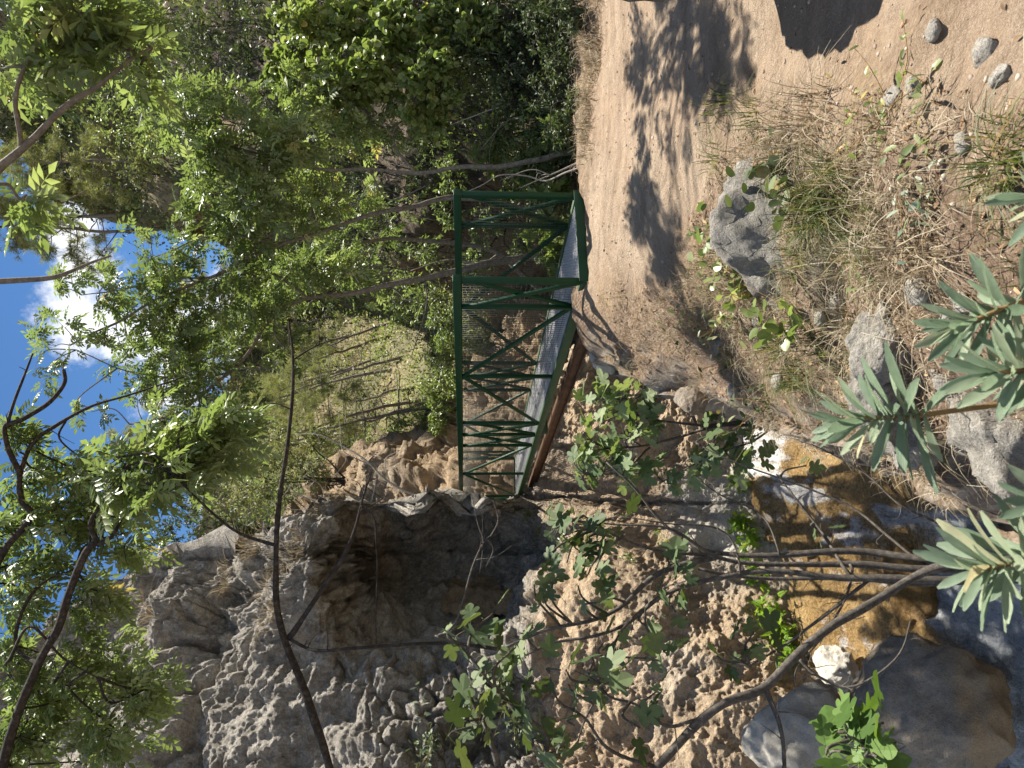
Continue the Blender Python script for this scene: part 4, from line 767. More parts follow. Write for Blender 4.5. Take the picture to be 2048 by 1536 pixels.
for i, (px, py, d) in enumerate(((1095, 395, 8.6), (1085, 455, 8.8), (1100, 520, 9.0))):
    c = pt(px, py, d); p = Plant('fig_sapling', ('bright fig sapling beside the right truss of the bridge', 'sunlit fig sapling in the middle of the right truss mesh', 'fig sapling by the lower deck edge under the mesh')[i], 'fig', np.array((c[0] + .1, c[1] + .1, c[2] - .7)), 'fig saplings by the bridge')
    p.limb(catmull([c + (.1, .1, -.7), c + (0, .1, -.3), c], 5), .012, .005, 5)
    p.crown([(c, .24, 1), (c + (.1, .1, -.2), .2, .8)], 16, 5, TF_, .17, boughs=2); p.done(B_fig, L_bright, ('stems', 'twigs', 'foliage'))
# --- shrubs on the crest left of the bridge, above the cliff
for i, (lab, base, bl) in enumerate((
    ('large airy olive shrub on the crest left of the distant pines', (690, 960, 21), [pb(560, 900, 21, 60), pb(480, 930, 21.5, 60), pb(620, 940, 20.5, 50), pb(420, 880, 22, 50), pb(540, 980, 20.5, 60), pb(640, 880, 22, 40), pb(470, 1010, 20.5, 55)]),
    ('darker mastic shrub on the cliff top under the dark boughs', (560, 1060, 18), [pb(430, 1060, 18, 55), pb(500, 1070, 18, 45), pb(370, 1010, 19, 60), pb(330, 1080, 17.5, 50), pb(380, 1120, 17, 40), pb(280, 1130, 17, 45)]),
    ('tall pale shrub on the skyline behind the hanging leaves', (420, 960, 26), [pb(300, 900, 26, 45), pb(340, 850, 26, 40), pb(260, 970, 25, 55), pb(380, 940, 25, 50), pb(200, 1020, 24, 55)]))):
    shrub(lab, 'shrub', pt(*base), bl, 620 if i == 0 else 380, 12, TS, .11 if i < 2 else .16, (L_olive, L_dark, L_olive)[i], group='shrubs on the crest', boughs=3, stems=8, sr=.03)
# --- dead bare shrubs
def bare(label, paths, r=.012, bark=B_dead, name='dead_branch', n=5, group='bare dead branches'):
    l0 = pl(paths[0]); p = Plant(name, label, 'branch', l0[0], group); p.limb(l0, r, r * .3, 6, wob=.01)
    for q in paths[1:]: p.limb(pl(q), r * .55, r * .18, 5, wob=.01)
    S = np.concatenate(p.sk)
    for k in range(n):
        a = S[rng.integers(len(S))]; e = a + rng.normal(size=3) * r * 14; p.limb(catmull([a, (a + e) / 2 + rng.normal(size=3) * r * 2, e], 4), r * .22, r * .08, 4)
    return p.done(bark, None, ('stem', 'twigs', 'foliage'))
bare('long pale leafless branch lying across the orange slope', [(760, 1010, 17), (700, 960, 17), (670, 925, 17.2), (650, 890, 17.5), (620, 870, 17.8), (560, 865, 18)] and [[(850, 1000, 16.8), (780, 965, 17), (730, 920, 17.2), (690, 895, 17.4), (640, 870, 17.6), (590, 868, 17.8)], [(740, 930, 17.2), (690, 905, 17.3), (680, 880, 17.4)], [(780, 965, 17), (770, 920, 17), (800, 900, 17)]], .03)
bare('grey leafless brush pile on the crest above the dark hollow', [[(660, 1010, 17), (600, 990, 17.2), (560, 960, 17.3)], [(660, 1010, 17), (620, 1030, 17), (580, 1040, 17)], [(655, 1000, 17), (600, 1020, 17), (540, 1010, 17)], [(650, 1005, 17), (640, 970, 17), (600, 950, 17)]], .022, n=26)
bare('bleached dead stick slanting against the first portal post', [[(1165, 320, 7.9), (1100, 350, 8.0), (1040, 375, 8.0)], [(1100, 350, 8), (1060, 340, 8), (1000, 360, 8.1)]], .014)
bare('dead bleached stems bowed over the path behind the portal', [[(1160, 335, 7.8), (1130, 345, 7.9), (1090, 362, 8.1), (1050, 352, 8.2), (1000, 350, 8.2), (960, 372, 8.3), (900, 398, 8.4)]], .013)
bare('tangled dead twigs below the bramble mass', [[(1080, 210, 8.6), (1000, 215, 8.9), (940, 235, 9.0), (900, 250, 9)], [(1060, 230, 8.7), (1010, 245, 8.8), (960, 300, 9)], [(1080, 190, 8.5), (1040, 150, 8.6), (1000, 110, 8.7)]], .011, n=22)
bare('forked pale twig hanging over the dark hollow', [[(870, 1275, 3.3), (900, 1265, 3.3), (925, 1200, 3.35), (945, 1130, 3.4), (968, 1082, 3.4), (985, 1070, 3.4)], [(968, 1082, 3.4), (955, 1050, 3.4), (945, 1000, 3.4)], [(980, 1075, 3.4), (995, 1040, 3.4), (985, 1000, 3.4)], [(975, 1080, 3.4), (985, 1100, 3.4), (970, 1135, 3.4)]], .008, B_fig, n=4)

# --- pines and dead trunks on the far hillside
def pine(variant):
    r = np.random.default_rng(900 + variant); global rng; keep = rng; rng = r
    h = 9.0; lean = np.array((-.30 - .12 * r.random(), .05, 1)) if variant < 4 else np.array((-.05, 0, 1))
    p = Plant('pine_tree', 'x', 'tree', (0, 0, 0)); tr = catmull([(0, 0, -.5), lean * h * .35 + r.normal(size=3) * .1, lean * h * .7 + r.normal(size=3) * .15, lean * h], 6); p.limb(tr, .10, .02, 6, 'trunk', B_ash, variant, .1)
    bl = []
    for k in range(26):
        f = .18 + .8 * k / 26; b = tr[int(f * (len(tr) - 1))]; a = k * 2.4; L = (1.9 * (1.05 - f) + .4) * (.7 + .5 * r.random()); e = b + np.array((math.cos(a) * L, math.sin(a) * L, .35 * L * (r.random() - .1)))
        p.limb(catmull([b, (b + e) / 2 + (0, 0, -.05), e], 3), .035, .01, 4, wob=.05)
        if f > (.42 if variant < 4 else .2): bl.append((e, np.array((.55, .55, .38)), 1))
    p.crown(bl, 150 if variant < 4 else 260, 5, TN, .34, boughs=1, bough=(.02, .008), tw=(.01, .004)); o = p.done(B_ash, L_pine, ('branches', 'twigs', 'crown')); rng = keep; return o
PV = [pine(k) for k in range(6)]; used_v = set()
def copy_thing(root, loc, rz, sc):
    c = root.copy(); COL.objects.link(c)
    for ch in root.children: d = ch.copy(); COL.objects.link(d); d.parent = c; d.matrix_parent_inverse = ch.matrix_parent_inverse.copy()
    c.location = Vector(tuple(map(float, loc))); c.rotation_euler = (0, 0, rz); c.scale = (sc,) * 3; return c
PN = [(760, 640, 0, 7.5, 'leaning pine with a bare grey trunk nearest the orange clearing'), (790, 700, 1, 9, 'tall leaning pine whose trunk rises from the middle of the clearing'), (800, 745, 2, 9, 'leaning pine left of the tallest trunk above the clearing'), (850, 790, 3, 8, 'leaning pine low on the hillside beside the crest shrub'),
      (880, 810, 0, 6.5, 'small leaning pine at the foot of the hillside'), (700, 620, 1, 9, 'leaning pine behind the ash foliage on the hillside'), (620, 580, 2, 10, 'pine on the hillside between two ash trunks'), (640, 660, 4, 9, 'full crowned pine in the middle of the hillside'), (560, 660, 5, 10, 'broad pine below the skyline gap'),
      (560, 740, 4, 10, 'pine just below the skyline left of the gap'), (500, 700, 5, 9, 'skyline pine under the small cloud'), (480, 790, 4, 9, 'skyline pine beside the blue gap'), (640, 780, 0, 9, 'leaning pine halfway up the left of the hillside'), (580, 830, 1, 9, 'leaning pine high on the left of the hillside'), (470, 880, 5, 10, 'dense pine on the left skyline'),
      (460, 960, 4, 11, 'far pine behind the crest shrubs'), (430, 560, 5, 9, 'pine on the skyline behind the slim ash trunk'), (360, 480, 4, 9, 'pine on the skyline right of the cloud'), (260, 420, 5, 8, 'rounded pine against the blue at the slope top'), (190, 360, 4, 8, 'pale pine tip at the edge of the blue sky'), (720, 850, 3, 8, 'leaning pine near the crest shrub on the left'), (700, 730, 2, 8, 'thin leaning pine left of centre on the hillside'),
      (330, 330, 4, 6, 'pine growing on the upper right slope'), (540, 580, 4, 9, 'hillside pine hidden behind the ash crowns'), (420, 640, 5, 9, 'skyline pine behind the sunlit ash crown')]
for i, (px, py, v, h, lab) in enumerate(PN):
    b = onhill(px, py); o = PV[v] if v not in used_v else copy_thing(PV[v], b, 0, 1)
    used_v.add(v); o.location = Vector(tuple(map(float, b))); o.rotation_euler = (0, 0, (rng.random() - .5) * (1.5 if v < 4 else 6)); o.scale = (h / 9.0,) * 3; tag(o, lab, 'tree', 'pines on the far hillside')
for i, (p0, p1, lab) in enumerate((((800, 640), (620, 705), 'fallen looking bare dead trunk above the clearing'), ((785, 672), (590, 735), 'bare dead trunk in the middle of the hillside'), ((835, 765), (700, 808), 'pale bare dead trunk near the rail'), ((820, 705), (590, 780), 'long dark dead trunk leaning over the clearing'), ((860, 800), (720, 850), 'thick dead trunk low on the left of the hillside'), ((700, 560), (560, 640), 'dead trunk behind the thick ash'), ((650, 640), (560, 672), 'short pale dead trunk high on the hillside'))):
    b = onhill(*p0); d = (b - CAM) @ FW; e = pt(p1[0], p1[1], d * .97)
    p = Plant('dead_pine', lab, 'dead tree', b, 'dead pines on the hillside'); l = p.limb(catmull([b - (0, 0, .4), b * .6 + e * .4 + (0, 0, .05), e], 6), .10 * d / 35, .025, 6, 'trunk', B_ash, i, .12)
    for k in range(26):
        a = l[int((.3 + .68 * rng.random()) * (len(l) - 1))]; q = a + rng.normal(size=3) * (.5, .5, .25) + (0, 0, .45); p.limb(catmull([a, (a + q) / 2 + rng.normal(size=3) * .08, q], 3), .015, .004, 4)
    p.done(B_ash, None, ('branches', 'twigs', 'crown'))
# undergrowth nobody could count on the hillside
def hill_patch(n, pxr, pyr, T, size, leaf, lab, dens):
    mb = MB(); px = rng.uniform(*pxr, n); py = rng.uniform(*pyr, n); m = (np.arange(len(HL_PX)) % HL_S[1]) >= 14; Q = HL_Q[m]; A, B = HL_PX[m], HL_PY[m]
    k = rng.choice(len(Q), n * 3); k = k[(A[k] > pxr[0]) & (A[k] < pxr[1]) & (B[k] > pyr[0]) & (B[k] < pyr[1])]; c = Q[k]
    kk = vnoise(c * dens, 77) + rng.random(len(c)) * .6 > .25; c = c[kk]; D = (c @ FW)
    P = np.repeat(c, 16, 0); s = np.repeat(D, 16) * size; P = P + rng.normal(size=P.shape) * s[:, None] * 3.0 * (1, 1, .8) + np.c_[0 * s, 0 * s, s * 2.2]
    scatter(mb, T, P, rng.normal(size=P.shape) + (0, 0, .5), up_norm(len(P), .7), s * rng.uniform(.7, 1.4, len(P)), np.clip(np.repeat(.5 + .35 * vnoise(c * .5, 12), 16) + .15 * rng.normal(size=len(P)), 0, 1))
    return tag(mb.build('undergrowth', leaf), lab, None, None, 'stuff')
hill_patch(5200, (420, 1000), (480, 1050), TS, .0048, L_olive, 'scrub covering the far hillside', .30)
hill_patch(3000, (420, 1000), (480, 1050), TS, .0050, L_bright, 'fresh green scrub on the far hillside', .22)
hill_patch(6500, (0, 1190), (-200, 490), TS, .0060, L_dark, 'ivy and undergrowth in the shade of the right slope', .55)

# --- fig trees on the near bank
def fig(label, trunks, tips, size=.16, leaf=L_fig, bark=B_fig, per=4, seed=0, root=None, spread=.5, tw=3):
    t0 = pl(trunks[0][0]); p = Plant('fig_tree', label, 'fig tree', root if root is not None else t0[0], 'fig trees')
    for i, (q, r0, r1) in enumerate(trunks): p.limb(pl(q), r0, r1, 8, 'trunk' if i == 0 else 'limb', bark, seed + i, .055)
    p.spurs(6, .09, .0030); S = np.concatenate(p.sk); P, A = [], []
    for (px, py, d, rp, n) in tips:
        for k in range(n):
            e = pt(px + rng.normal() * rp, py + rng.normal() * rp, d + rng.normal() * .12); a = S[np.argmin(np.linalg.norm(S - e, axis=1) + .25 * rng.random(len(S)))]
            l = catmull([a, (a + e) / 2 + rng.normal(size=3) * .05 * np.linalg.norm(e - a) + (0, 0, .04), e], 5); tube(p.tw, l, (.0075, .004), 5)
            for j in range(per):
                an = j * 2.4 + rng.random(); v = np.array((math.cos(an), math.sin(an), -.5)) * 1.0 + rng.normal(size=3) * .35; P.append(e - nrm(l[-1] - l[-3]) * .03 * j + nrm(v) * size * .5); A.append(v)
    n = len(P); scatter(p.lf, TF_, np.array(P), np.array(A), up_norm(n, .75), size * rng.uniform(.45, 1.15, n)); return p.done(bark, leaf, ('limb', 'twigs', 'foliage'))
fig('fig tree with several upright dark stems rising from the near bank', [
    ([(2200, 1130, 3.3), (1950, 1120, 3.5), (1750, 1112, 3.7), (1560, 1112, 3.8), (1450, 1108, 3.9), (1380, 1080, 4.0), (1300, 1010, 4.1), (1220, 930, 4.2)], .024, .005),
    ([(2200, 1150, 3.3), (1900, 1150, 3.45), (1700, 1150, 3.6), (1520, 1150, 3.7), (1400, 1165, 3.75), (1290, 1215, 3.8), (1180, 1260, 3.8), (1050, 1310, 3.8)], .023, .007),
    ([(1440, 1110, 3.9), (1340, 1145, 3.85), (1230, 1210, 3.8), (1100, 1265, 3.8), (1000, 1300, 3.8)], .018, .006),
    ([(1420, 1110, 3.9), (1320, 1100, 3.85), (1250, 1075, 3.8), (1180, 1030, 3.8)], .010, .004), ([(1480, 1150, 3.7), (1440, 1060, 3.8), (1340, 1045, 3.8), (1240, 1050, 3.8)], .006, .003),
    ([(1290, 1215, 3.8), (1240, 1290, 3.7), (1180, 1400, 3.6), (1150, 1480, 3.6)], .009, .004), ([(1700, 1150, 3.6), (1650, 1060, 3.9), (1600, 1000, 4.0), (1560, 960, 4.1)], .010, .004),
    ([(2200, 1140, 3.4), (1900, 1132, 3.55), (1700, 1128, 3.65), (1540, 1135, 3.75), (1430, 1118, 3.8), (1330, 1060, 3.85), (1180, 1035, 3.9)], .024, .004), ([(2100, 1160, 3.5), (1850, 1165, 3.6), (1650, 1160, 3.7), (1500, 1158, 3.75), (1400, 1130, 3.8)], .016, .008),
    ([(1850, 1130, 3.6), (1780, 1070, 3.75), (1700, 1010, 3.9), (1600, 965, 4.0), (1500, 930, 4.1), (1400, 890, 4.2)], .009, .003), ([(1750, 1150, 3.6), (1640, 1230, 3.6), (1560, 1290, 3.6), (1500, 1330, 3.55)], .010, .004),
    ([(1960, 1100, 3.5), (1880, 1050, 3.55), (1800, 1010, 3.6), (1740, 950, 3.7), (1650, 900, 3.8), (1600, 880, 3.9)], .008, .003), ([(1700, 1128, 3.65), (1690, 1200, 3.6), (1660, 1260, 3.6), (1600, 1330, 3.55), (1590, 1400, 3.5)], .007, .003), ([(1560, 1112, 3.8), (1520, 1040, 3.9), (1440, 1000, 3.95), (1380, 960, 4.0)], .006, .003)],
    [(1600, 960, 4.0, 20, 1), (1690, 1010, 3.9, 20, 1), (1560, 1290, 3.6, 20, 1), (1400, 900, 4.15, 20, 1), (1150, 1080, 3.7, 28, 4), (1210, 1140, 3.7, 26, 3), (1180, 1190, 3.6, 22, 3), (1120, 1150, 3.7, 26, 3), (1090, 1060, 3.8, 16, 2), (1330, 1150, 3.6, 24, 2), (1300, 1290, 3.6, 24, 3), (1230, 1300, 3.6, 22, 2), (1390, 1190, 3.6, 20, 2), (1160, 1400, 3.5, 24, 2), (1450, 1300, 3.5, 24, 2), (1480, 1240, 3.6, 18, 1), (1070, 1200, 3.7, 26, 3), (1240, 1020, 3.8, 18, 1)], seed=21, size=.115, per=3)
fig('fig tree with a thick smooth bough slanting over the boulders', [
    ([(1750, 1900, 2.9), (1480, 1640, 2.95), (1310, 1536, 3.0), (1330, 1490, 3.0), (1390, 1415, 3.05), (1440, 1380, 3.05), (1530, 1365, 3.1), (1620, 1310, 3.1), (1700, 1250, 3.15), (1760, 1180, 3.2), (1800, 1130, 3.25)][2:] and [(1180, 1650, 2.95), (1250, 1590, 3.0), (1310, 1532, 3.0), (1390, 1440, 3.05), (1450, 1400, 3.05), (1530, 1372, 3.1), (1620, 1310, 3.1), (1700, 1245, 3.15), (1780, 1180, 3.2), (1900, 1120, 3.2), (2100, 1100, 3.1)], .017, .019),
    ([(1530, 1372, 3.1), (1560, 1450, 3.0), (1565, 1530, 3.0), (1570, 1600, 3.0)], .012, .006), ([(1390, 1440, 3.05), (1330, 1455, 3.0), (1270, 1420, 3.0), (1215, 1400, 3.0), (1190, 1320, 3.0)], .008, .004), ([(1310, 1532, 3.0), (1230, 1500, 2.9), (1180, 1440, 2.9), (1120, 1400, 2.9), (1100, 1340, 2.95)], .008, .003),
    ([(900, 1350, 2.9), (935, 1400, 2.9), (960, 1480, 2.85), (975, 1560, 2.8)], .006, .014), ([(1080, 1530, 2.9), (1090, 1470, 2.9), (1060, 1430, 2.9), (1000, 1370, 2.9), (940, 1310, 2.95), (880, 1290, 3.0)], .010, .004), ([(1600, 1320, 3.1), (1640, 1360, 3.05), (1700, 1380, 3.0), (1780, 1330, 3.0), (1830, 1250, 3.05)], .007, .003)],
    [(1060, 1440, 2.9, 30, 4), (960, 1480, 2.8, 28, 3), (930, 1290, 2.95, 30, 4), (1010, 1310, 2.95, 28, 3), (1090, 1500, 2.85, 22, 2), (980, 1390, 2.9, 30, 3), (1260, 1370, 3.0, 22, 2), (1220, 1400, 3.0, 24, 2), (1120, 1330, 3.0, 22, 2), (900, 1440, 2.9, 26, 2), (1280, 1460, 2.95, 14, 1)], seed=31, size=.11, per=3)
fig('young fig with bright green leaves at the foot of the grey boulder', [([(1760, 1620, 2.4), (1730, 1560, 2.4), (1710, 1500, 2.4), (1690, 1460, 2.4)], .010, .006), ([(1730, 1560, 2.4), (1760, 1520, 2.35), (1770, 1470, 2.35)], .006, .004)],
    [(1700, 1465, 2.38, 18, 3), (1745, 1500, 2.3, 16, 3), (1680, 1510, 2.4, 12, 2), (1720, 1540, 2.3, 14, 2), (1760, 1440, 2.4, 10, 1)], seed=41, size=.12, leaf=L_young, per=4)
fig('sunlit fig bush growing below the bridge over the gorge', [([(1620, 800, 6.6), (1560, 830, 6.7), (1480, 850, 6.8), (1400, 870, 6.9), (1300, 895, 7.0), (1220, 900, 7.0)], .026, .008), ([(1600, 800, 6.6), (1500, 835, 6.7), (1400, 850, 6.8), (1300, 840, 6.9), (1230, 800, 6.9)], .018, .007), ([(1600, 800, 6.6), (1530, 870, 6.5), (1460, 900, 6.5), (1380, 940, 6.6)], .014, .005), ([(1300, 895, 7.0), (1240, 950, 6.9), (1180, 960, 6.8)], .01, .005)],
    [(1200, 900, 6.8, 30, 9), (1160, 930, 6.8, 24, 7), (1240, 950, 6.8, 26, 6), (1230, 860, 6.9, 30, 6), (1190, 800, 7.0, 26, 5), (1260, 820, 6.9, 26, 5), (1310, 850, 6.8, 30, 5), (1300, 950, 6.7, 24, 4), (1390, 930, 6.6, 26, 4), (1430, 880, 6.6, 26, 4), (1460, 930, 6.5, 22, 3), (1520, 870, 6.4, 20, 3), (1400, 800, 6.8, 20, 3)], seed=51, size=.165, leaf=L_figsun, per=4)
# --- spurge shoots close to the lens
def spurge(label, stem, tipdir, n, size, seed):
    s = pl(stem, 8); p = Plant('spurge_shoot', label, 'shoot', s[0], 'grey green shoots in front of the stream'); p.limb(s, .0065, .004, 8, wob=.004, seed=seed)
    r = np.random.default_rng(seed); a = nrm(s[-1] - s[-4]); u = nrm(np.cross(a, (.3, .5, .2))); w = np.cross(a, u); P, A, N, S = [], [], [], []
    for k in range(n):
        f = k / n; an = k * 2.39996 + r.random() * .4; b = s[-1] - a * (size * 1.0) * (1 - f) ** 1.1
        op = R(80 - 58 * f + r.normal() * 9); rad = u * math.cos(an) + w * math.sin(an); d = a * math.cos(op) + rad * math.sin(op)
        d = d + np.array((0, 0, -.28 * (1 - f))); P.append(b); A.append(d); N.append(a * math.sin(op) - rad * math.cos(op) + r.normal(size=3) * .45 + np.array((0, -.25, .25))); S.append(size * (.95 - .35 * f) * (.8 + .35 * r.random()))
    for i in range(n): 
        lv = MB(); 
        scatter(p.lf, TSTR, [P[i]], [A[i]], [N[i]], [S[i]], np.array([r.random()]))
    o = p.done(B_stem, None, ('stem', 'twigs', 'foliage'))
    lo = p.lf.build('foliage', L_euph, p.root, smooth=True); return o
spurge('grey green spurge shoot standing alone on a long ochre stem', [(2200, 770, 1.25), (2050, 800, 1.28), (1920, 820, 1.3), (1820, 835, 1.32), (1740, 838, 1.33), (1690, 842, 1.34)], None, 40, .135, 1)
spurge('grey green spurge shoot above the lone one with a woody ochre stem', [(2250, 560, 1.18), (2100, 590, 1.2), (2020, 612, 1.2), (1950, 640, 1.2), (1920, 650, 1.2)], None, 40, .125, 2)
spurge('grey green spurge shoot between the lone stem and the woody one', [(2300, 680, 1.12), (2160, 720, 1.12), (2080, 735, 1.12), (2030, 742, 1.12), (1990, 745, 1.12)], None, 40, .125, 3)
spurge('lower grey green spurge shoot in front of the white water', [(2350, 1080, 1.2), (2200, 1100, 1.2), (2080, 1120, 1.2), (2000, 1130, 1.2), (1950, 1140, 1.2)], None, 44, .145, 4)
spurge('spurge shoot cut by the frame with one yellow tinted leaf', [(2350, 1010, 1.15), (2200, 1010, 1.15), (2120, 1005, 1.15), (2080, 1000, 1.15)], None, 16, .12, 5)
spurge('topmost grey green spurge shoot at the frame border', [(2350, 400, 1.12), (2200, 400, 1.12), (2120, 398, 1.12), (2060, 395, 1.12)], None, 20, .11, 6)
# --- grasses
def blades(mb, c, n, h, spread, lean=.5, w=.0035, rn=(0, 1), up=1.0, dirn=None):
    c = np.asarray(c, float).reshape(-1, 3); B = np.repeat(c, n, 0); m = len(B); a = rng.uniform(0, 6.283, m); B = B + np.c_[np.cos(a), np.sin(a), 0 * a] * (rng.random(m) ** .5 * spread)[:, None]
    L = h * rng.uniform(.45, 1.15, m); o = np.c_[np.cos(a), np.sin(a), 0 * a] + rng.normal(size=(m, 3)) * .35 + (0 if dirn is None else np.array(dirn)); o[:, 2] = 0
    ln = (lean * rng.uniform(.2, 1.5, m))[:, None]; sd = nrm(np.cross(o + 1e-3, (0, 0, 1)) + rng.normal(size=(m, 3)) * .3); k = np.linspace(0, 1, 5); Vv = []
    for t_ in k:
        q = B + L[:, None] * (t_ * np.array((0, 0, up)) * (1 - .35 * t_ * ln) + o * ln * t_ * t_ * .75 - np.array((0, 0, .28)) * ln * t_ ** 3); ww = (w * (1 - t_) ** .7 + .0004)
        Vv += [q - sd * ww, q + sd * ww]
    V = np.stack(Vv, 1).reshape(-1, 3); off = (np.arange(m) * 10)[:, None, None]; F = np.array([(2 * i, 2 * i + 1, 2 * i + 3, 2 * i + 2) for i in range(4)])[None] + off
    mb.add(V, [F.reshape(-1, 4)], np.repeat(rng.uniform(rn[0], rn[1], m), 10))
def gpts(n, x0, x1, y0, y1, off=-.05, thr=-.2, f=2.0, seed=5):
    x = rng.uniform(x0, x1, n); y = rng.uniform(y0, y1, n); i = np.clip(np.searchsorted(xs, x), 0, len(xs) - 1); j = np.clip(np.searchsorted(ys, y), 0, len(ys) - 1)
    k = (pmg[j, i] < off) & (vnoise(np.c_[x * f, y * f, 0 * x], seed) + .3 * rng.normal(size=n) > thr) & (steepn.reshape(GX.shape)[j, i] < 1.6); x, y = x[k], y[k]; return np.c_[x, y, H(x, y) - .004]
mb = MB(); blades(mb, gpts(2000, -.6, 1.5, 1.2, 6.6), 8, .13, .06, 1.3, .0014); blades(mb, gpts(1500, -.5, 1.2, 1.4, 5.5), 10, .07, .10, 2.2, .0018)
edge = np.array([pt(px, py, d) for px, py, d in ((1176, 80, 7.3), (1180, 140, 7.25), (1184, 180, 7.2), (1184, 230, 7.25), (1182, 275, 7.3), (1186, 110, 7.1), (1190, 40, 7.0))]); edge = np.concatenate([edge + rng.normal(size=edge.shape) * (.14, .1, 0) for k in range(5)]); edge[:, 2] = H(edge[:, 0], edge[:, 1])
blades(mb, edge, 34, .22, .10, 1.3, .0025)
for (px, py, n, h) in ((1640, 210, 70, .28), (1560, 250, 60, .25), (1620, 280, 80, .3), (1690, 330, 60, .25), (1750, 400, 60, .26), (1800, 520, 60, .25), (1700, 520, 50, .24), (1480, 560, 40, .22), (1250, 590, 40, .2), (1330, 600, 40, .2), (1700, 640, 50, .2), (1850, 500, 60, .22)):
    blades(mb, gp(px, py), n, h, .12, 1.1, .0018)
tag(mb.build('dry_grass', L_dry), 'dry straw coloured grass over the bank and path border', None, None, 'stuff')
mb = MB(); blades(mb, gpts(420, -.3, 1.3, 1.6, 5.2, seed=9, thr=.15), 7, .13, .06, 1.0, .0018)
for (px, py, n, h) in ((1640, 430, 160, .32), (1690, 400, 120, .3), (1600, 520, 60, .26), (1660, 350, 80, .28), (1510, 230, 45, .24), (1460, 200, 40, .24), (1420, 230, 30, .2), (2010, 330, 90, .16), (1750, 470, 70, .25), (2030, 300, 60, .16), (1560, 690, 110, .30), (1600, 750, 110, .3), (1640, 700, 60, .25), (1430, 320, 40, .2), (1560, 330, 50, .24)):
    blades(mb, gp(px, py), n, h, .10, 1.1, .0022, dirn=(-.3, -.4, 0))
tag(mb.build('green_grass', L_grass), 'green grass clumps around the boulder', None, None, 'stuff')
for i, (px, py, h, n) in enumerate(((300, 1235, .55, 220), (420, 1150, .4, 140), (500, 1100, .55, 200), (530, 1170, .6, 240), (590, 1080, .45, 160), (640, 1040, .35, 100), (250, 1200, .4, 120), (560, 1230, .5, 160), (470, 1060, .35, 100), (900, 970, .4, 120), (735, 1180, .3, 60))):
    c = oncliff(px, py) if i != 9 else pt(860, 930, 18.6); mb = MB(); blades(mb, c + rng.normal(size=(4, 3)) * (.16, .1, .1), n // 6, h * .85, .2, 1.4, .005, dirn=(.2, -.5, 0))
    tag(mb.build('grass_tuft', L_dry), ('big straw tuft on the ledge below the dark boughs', 'small tuft among the rocks of the crest', 'tall straw tuft on the crest by the dead brush', 'widest straw tuft on the cliff brow behind the long bough', 'tuft at the corner of the dark hollow', 'tuft at the crest beside the bridge side rim', 'thin tuft under the leafy corner', 'straw tuft hanging over the upper cliff face', 'short tuft next to the mastic shrub', 'dry tuft on the orange slope above the rail', 'little tuft inside the dark hollow rim')[i], 'grass tuft', 'straw tufts on the cliff')
L_lit = leaf_mat('dead_leaf', (.09, .055, .03), (.22, .135, .07), (.42, .29, .16), .1, .7, .2, (1.1, 1, .8), 1.1)
mb = MB()
for T_, n_, s0 in ((TL, 2600, .030), (T_small(.25, .3, .3), 3600, .022), (T_lance, 1500, .05)):
    c = gpts(n_, -.6, 2.2, 1.1, 6.6, off=.06, thr=-.35, seed=15 + n_ % 7); m = len(c); a = rng.uniform(0, 6.283, m)
    if n_ == 2600: x_ = rng.uniform(.5, 4.5, 500); y_ = rng.uniform(1.6, 7.2, 500); c = np.vstack((c, np.c_[x_, y_, H(x_, y_)])); m = len(c); a = rng.uniform(0, 6.283, m)
    scatter(mb, T_, c + (0, 0, .010), np.c_[np.cos(a), np.sin(a), rng.normal(size=m) * .25], np.c_[0 * a, 0 * a, 0 * a + 1] + rng.normal(size=(m, 3)) * .4, s0 * rng.uniform(.5, 1.5, m))
tag(mb.build('leaf_litter', L_lit), 'brown leaf litter strewn over the near bank', None, None, 'stuff')
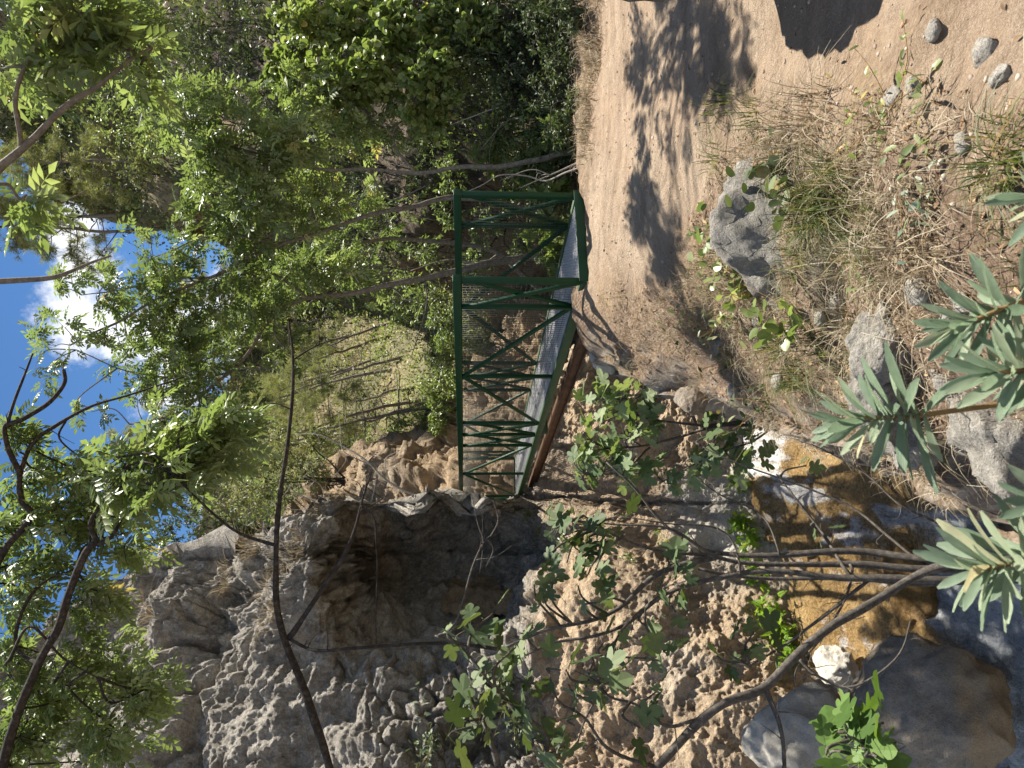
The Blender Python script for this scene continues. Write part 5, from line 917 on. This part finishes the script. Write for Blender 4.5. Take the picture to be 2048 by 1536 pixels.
# --- small leafy plants
def herb(name, label, c, n, size, h, sp, T, leaf, group=None, cat='plant'):
    c = np.asarray(c, float); p = Plant(name, label, cat, c, group)
    for k in range(max(3, n // 6)):
        e = c + rng.normal(size=3) * (sp, sp, h * .2) + (0, 0, h); p.limb(catmull([c + rng.normal(size=3) * (.02, .02, 0), (c + e) / 2 + rng.normal(size=3) * .03, e], 4), .0025, .001, 4)
    S = np.concatenate(p.sk); P = S[rng.integers(0, len(S), n)] + rng.normal(size=(n, 3)) * size * .4; A = rng.normal(size=(n, 3)) + (0, 0, .1)
    scatter(p.lf, T, P, A, up_norm(n, .5), size * rng.uniform(.6, 1.3, n)); return p.done(B_stem, leaf, ('stems', 'twigs', 'foliage'))
for (px, py, n, sz, h, sp, T, lf, lab) in ((1460, 480, 40, .055, .22, .16, T_heart, L_ash, 'round leaved climber over the top of the big boulder'), (1500, 580, 60, .05, .25, .18, T_heart, L_bright, 'bright round leaved climber on the sunlit end of the boulder'), (1560, 330, 30, .06, .16, .14, T_heart, L_dark, 'dark round leaved climber in the shade of the boulder'), (1590, 400, 22, .06, .2, .12, T_heart, L_dark, 'few dark leaves hanging before the boulder face'),
    (1790, 220, 55, .035, .12, .14, TL, L_bright, 'low bright weed on the dirt near the path'), (1850, 170, 12, .07, .10, .06, TL, L_ash, 'broad leaved weed beside the shadow tip'), (1865, 290, 14, .055, .10, .07, TL, L_ash, 'drooping broad leaf weed below the low bright one'), (1855, 430, 40, .045, .05, .08, TL, L_euph, 'flat blue green rosette on the straw'), (1600, 640, 34, .06, .2, .12, T_heart, L_bright, 'bright seedling leaves by the dark gap'),
    (1470, 720, 60, .05, .3, .2, TL, L_dark, 'dark trailing bramble on the bank edge'), (1420, 660, 50, .045, .28, .18, TL, L_ash, 'sunlit trailing bramble above the tan stone'), (1540, 800, 44, .06, .25, .18, TL, L_dark, 'trailing leaves hanging towards the cascade'), (1480, 640, 40, .05, .25, .15, TL, L_ash, 'pale trailing stems beside the boulder end'), (1760, 560, 26, .04, .08, .08, TL, L_ash, 'tiny green weed on the slope between stones')):
    herb('weed', lab, gp(px, py), n, sz, h, sp, T, lf, 'weeds on the near bank')
for i, (px, py, n, sp) in enumerate(((1495, 1045, 90, .18), (1510, 1085, 60, .13), (1525, 1150, 50, .12), (1545, 1225, 90, .16), (1565, 1275, 90, .16), (1585, 1310, 50, .1), (1480, 960, 50, .15))):
    herb('fern', ('bright maidenhair fern clump at the foot of the white rock', 'small fern below the brightest clump at the water line', 'fern tuft behind the fig stems by the water', 'sunlit fern clump under the orange cliff', 'long fern fringe at the water line under the orange cliff', 'last fern beside the grey boulder', 'shaded fern near the top of the cascade')[i], oncliff(px, py) + nrm(CAM - oncliff(px, py)) * .15, n, .13, .12, sp, T_fernl, L_fern, 'ferns along the water line', 'fern')
for i, (px, py, n, sp, sz) in enumerate(((1020, 1370, 260, .30, .10), (950, 1430, 260, .32, .10), (1050, 1440, 160, .28, .09), (870, 1500, 200, .3, .10), (1130, 1500, 120, .22, .08))):
    c = oncliff(px, py); herb('rock_shrub', ('pale grey leaved shrub growing out of the cliff behind the fig leaves', 'largest pale shrub on the cliff between fig leaves', 'low pale shrub on the orange cliff', 'pale shrub at the cliff corner by the frame', 'small pale shrub on the lower orange cliff')[i], c + nrm(CAM - c) * .12, n, sz, .25, sp, TL, L_pale, 'pale shrubs on the cliff face', 'shrub')
for i, (px, py) in enumerate(((1090, 1070), (1060, 1030), (1130, 1090), (1180, 1060), (1080, 1130), (1040, 1020), (1250, 1090), (1270, 1130), (900, 1050), (1330, 1090))):
    c = oncliff(px, py); herb('wall_plant', ('yellowish plant on the wall near the bridge end', 'tuft of green just under the far bridge post', 'small plant in the middle of the wall', 'low plant on the pale wall between shadows', 'plant at the edge of the dark hollow', 'green tuft beside the far bridge post', 'plant behind the fig leaves on the wall', 'wall plant above the overhanging ledge', 'little plant on the rim of the hollow', 'trailing plant on the white rock')[i], c + nrm(CAM - c) * .05, 40, .07, .10, .14, TL, L_bright if i != 8 else L_ash, 'small plants on the rock wall')
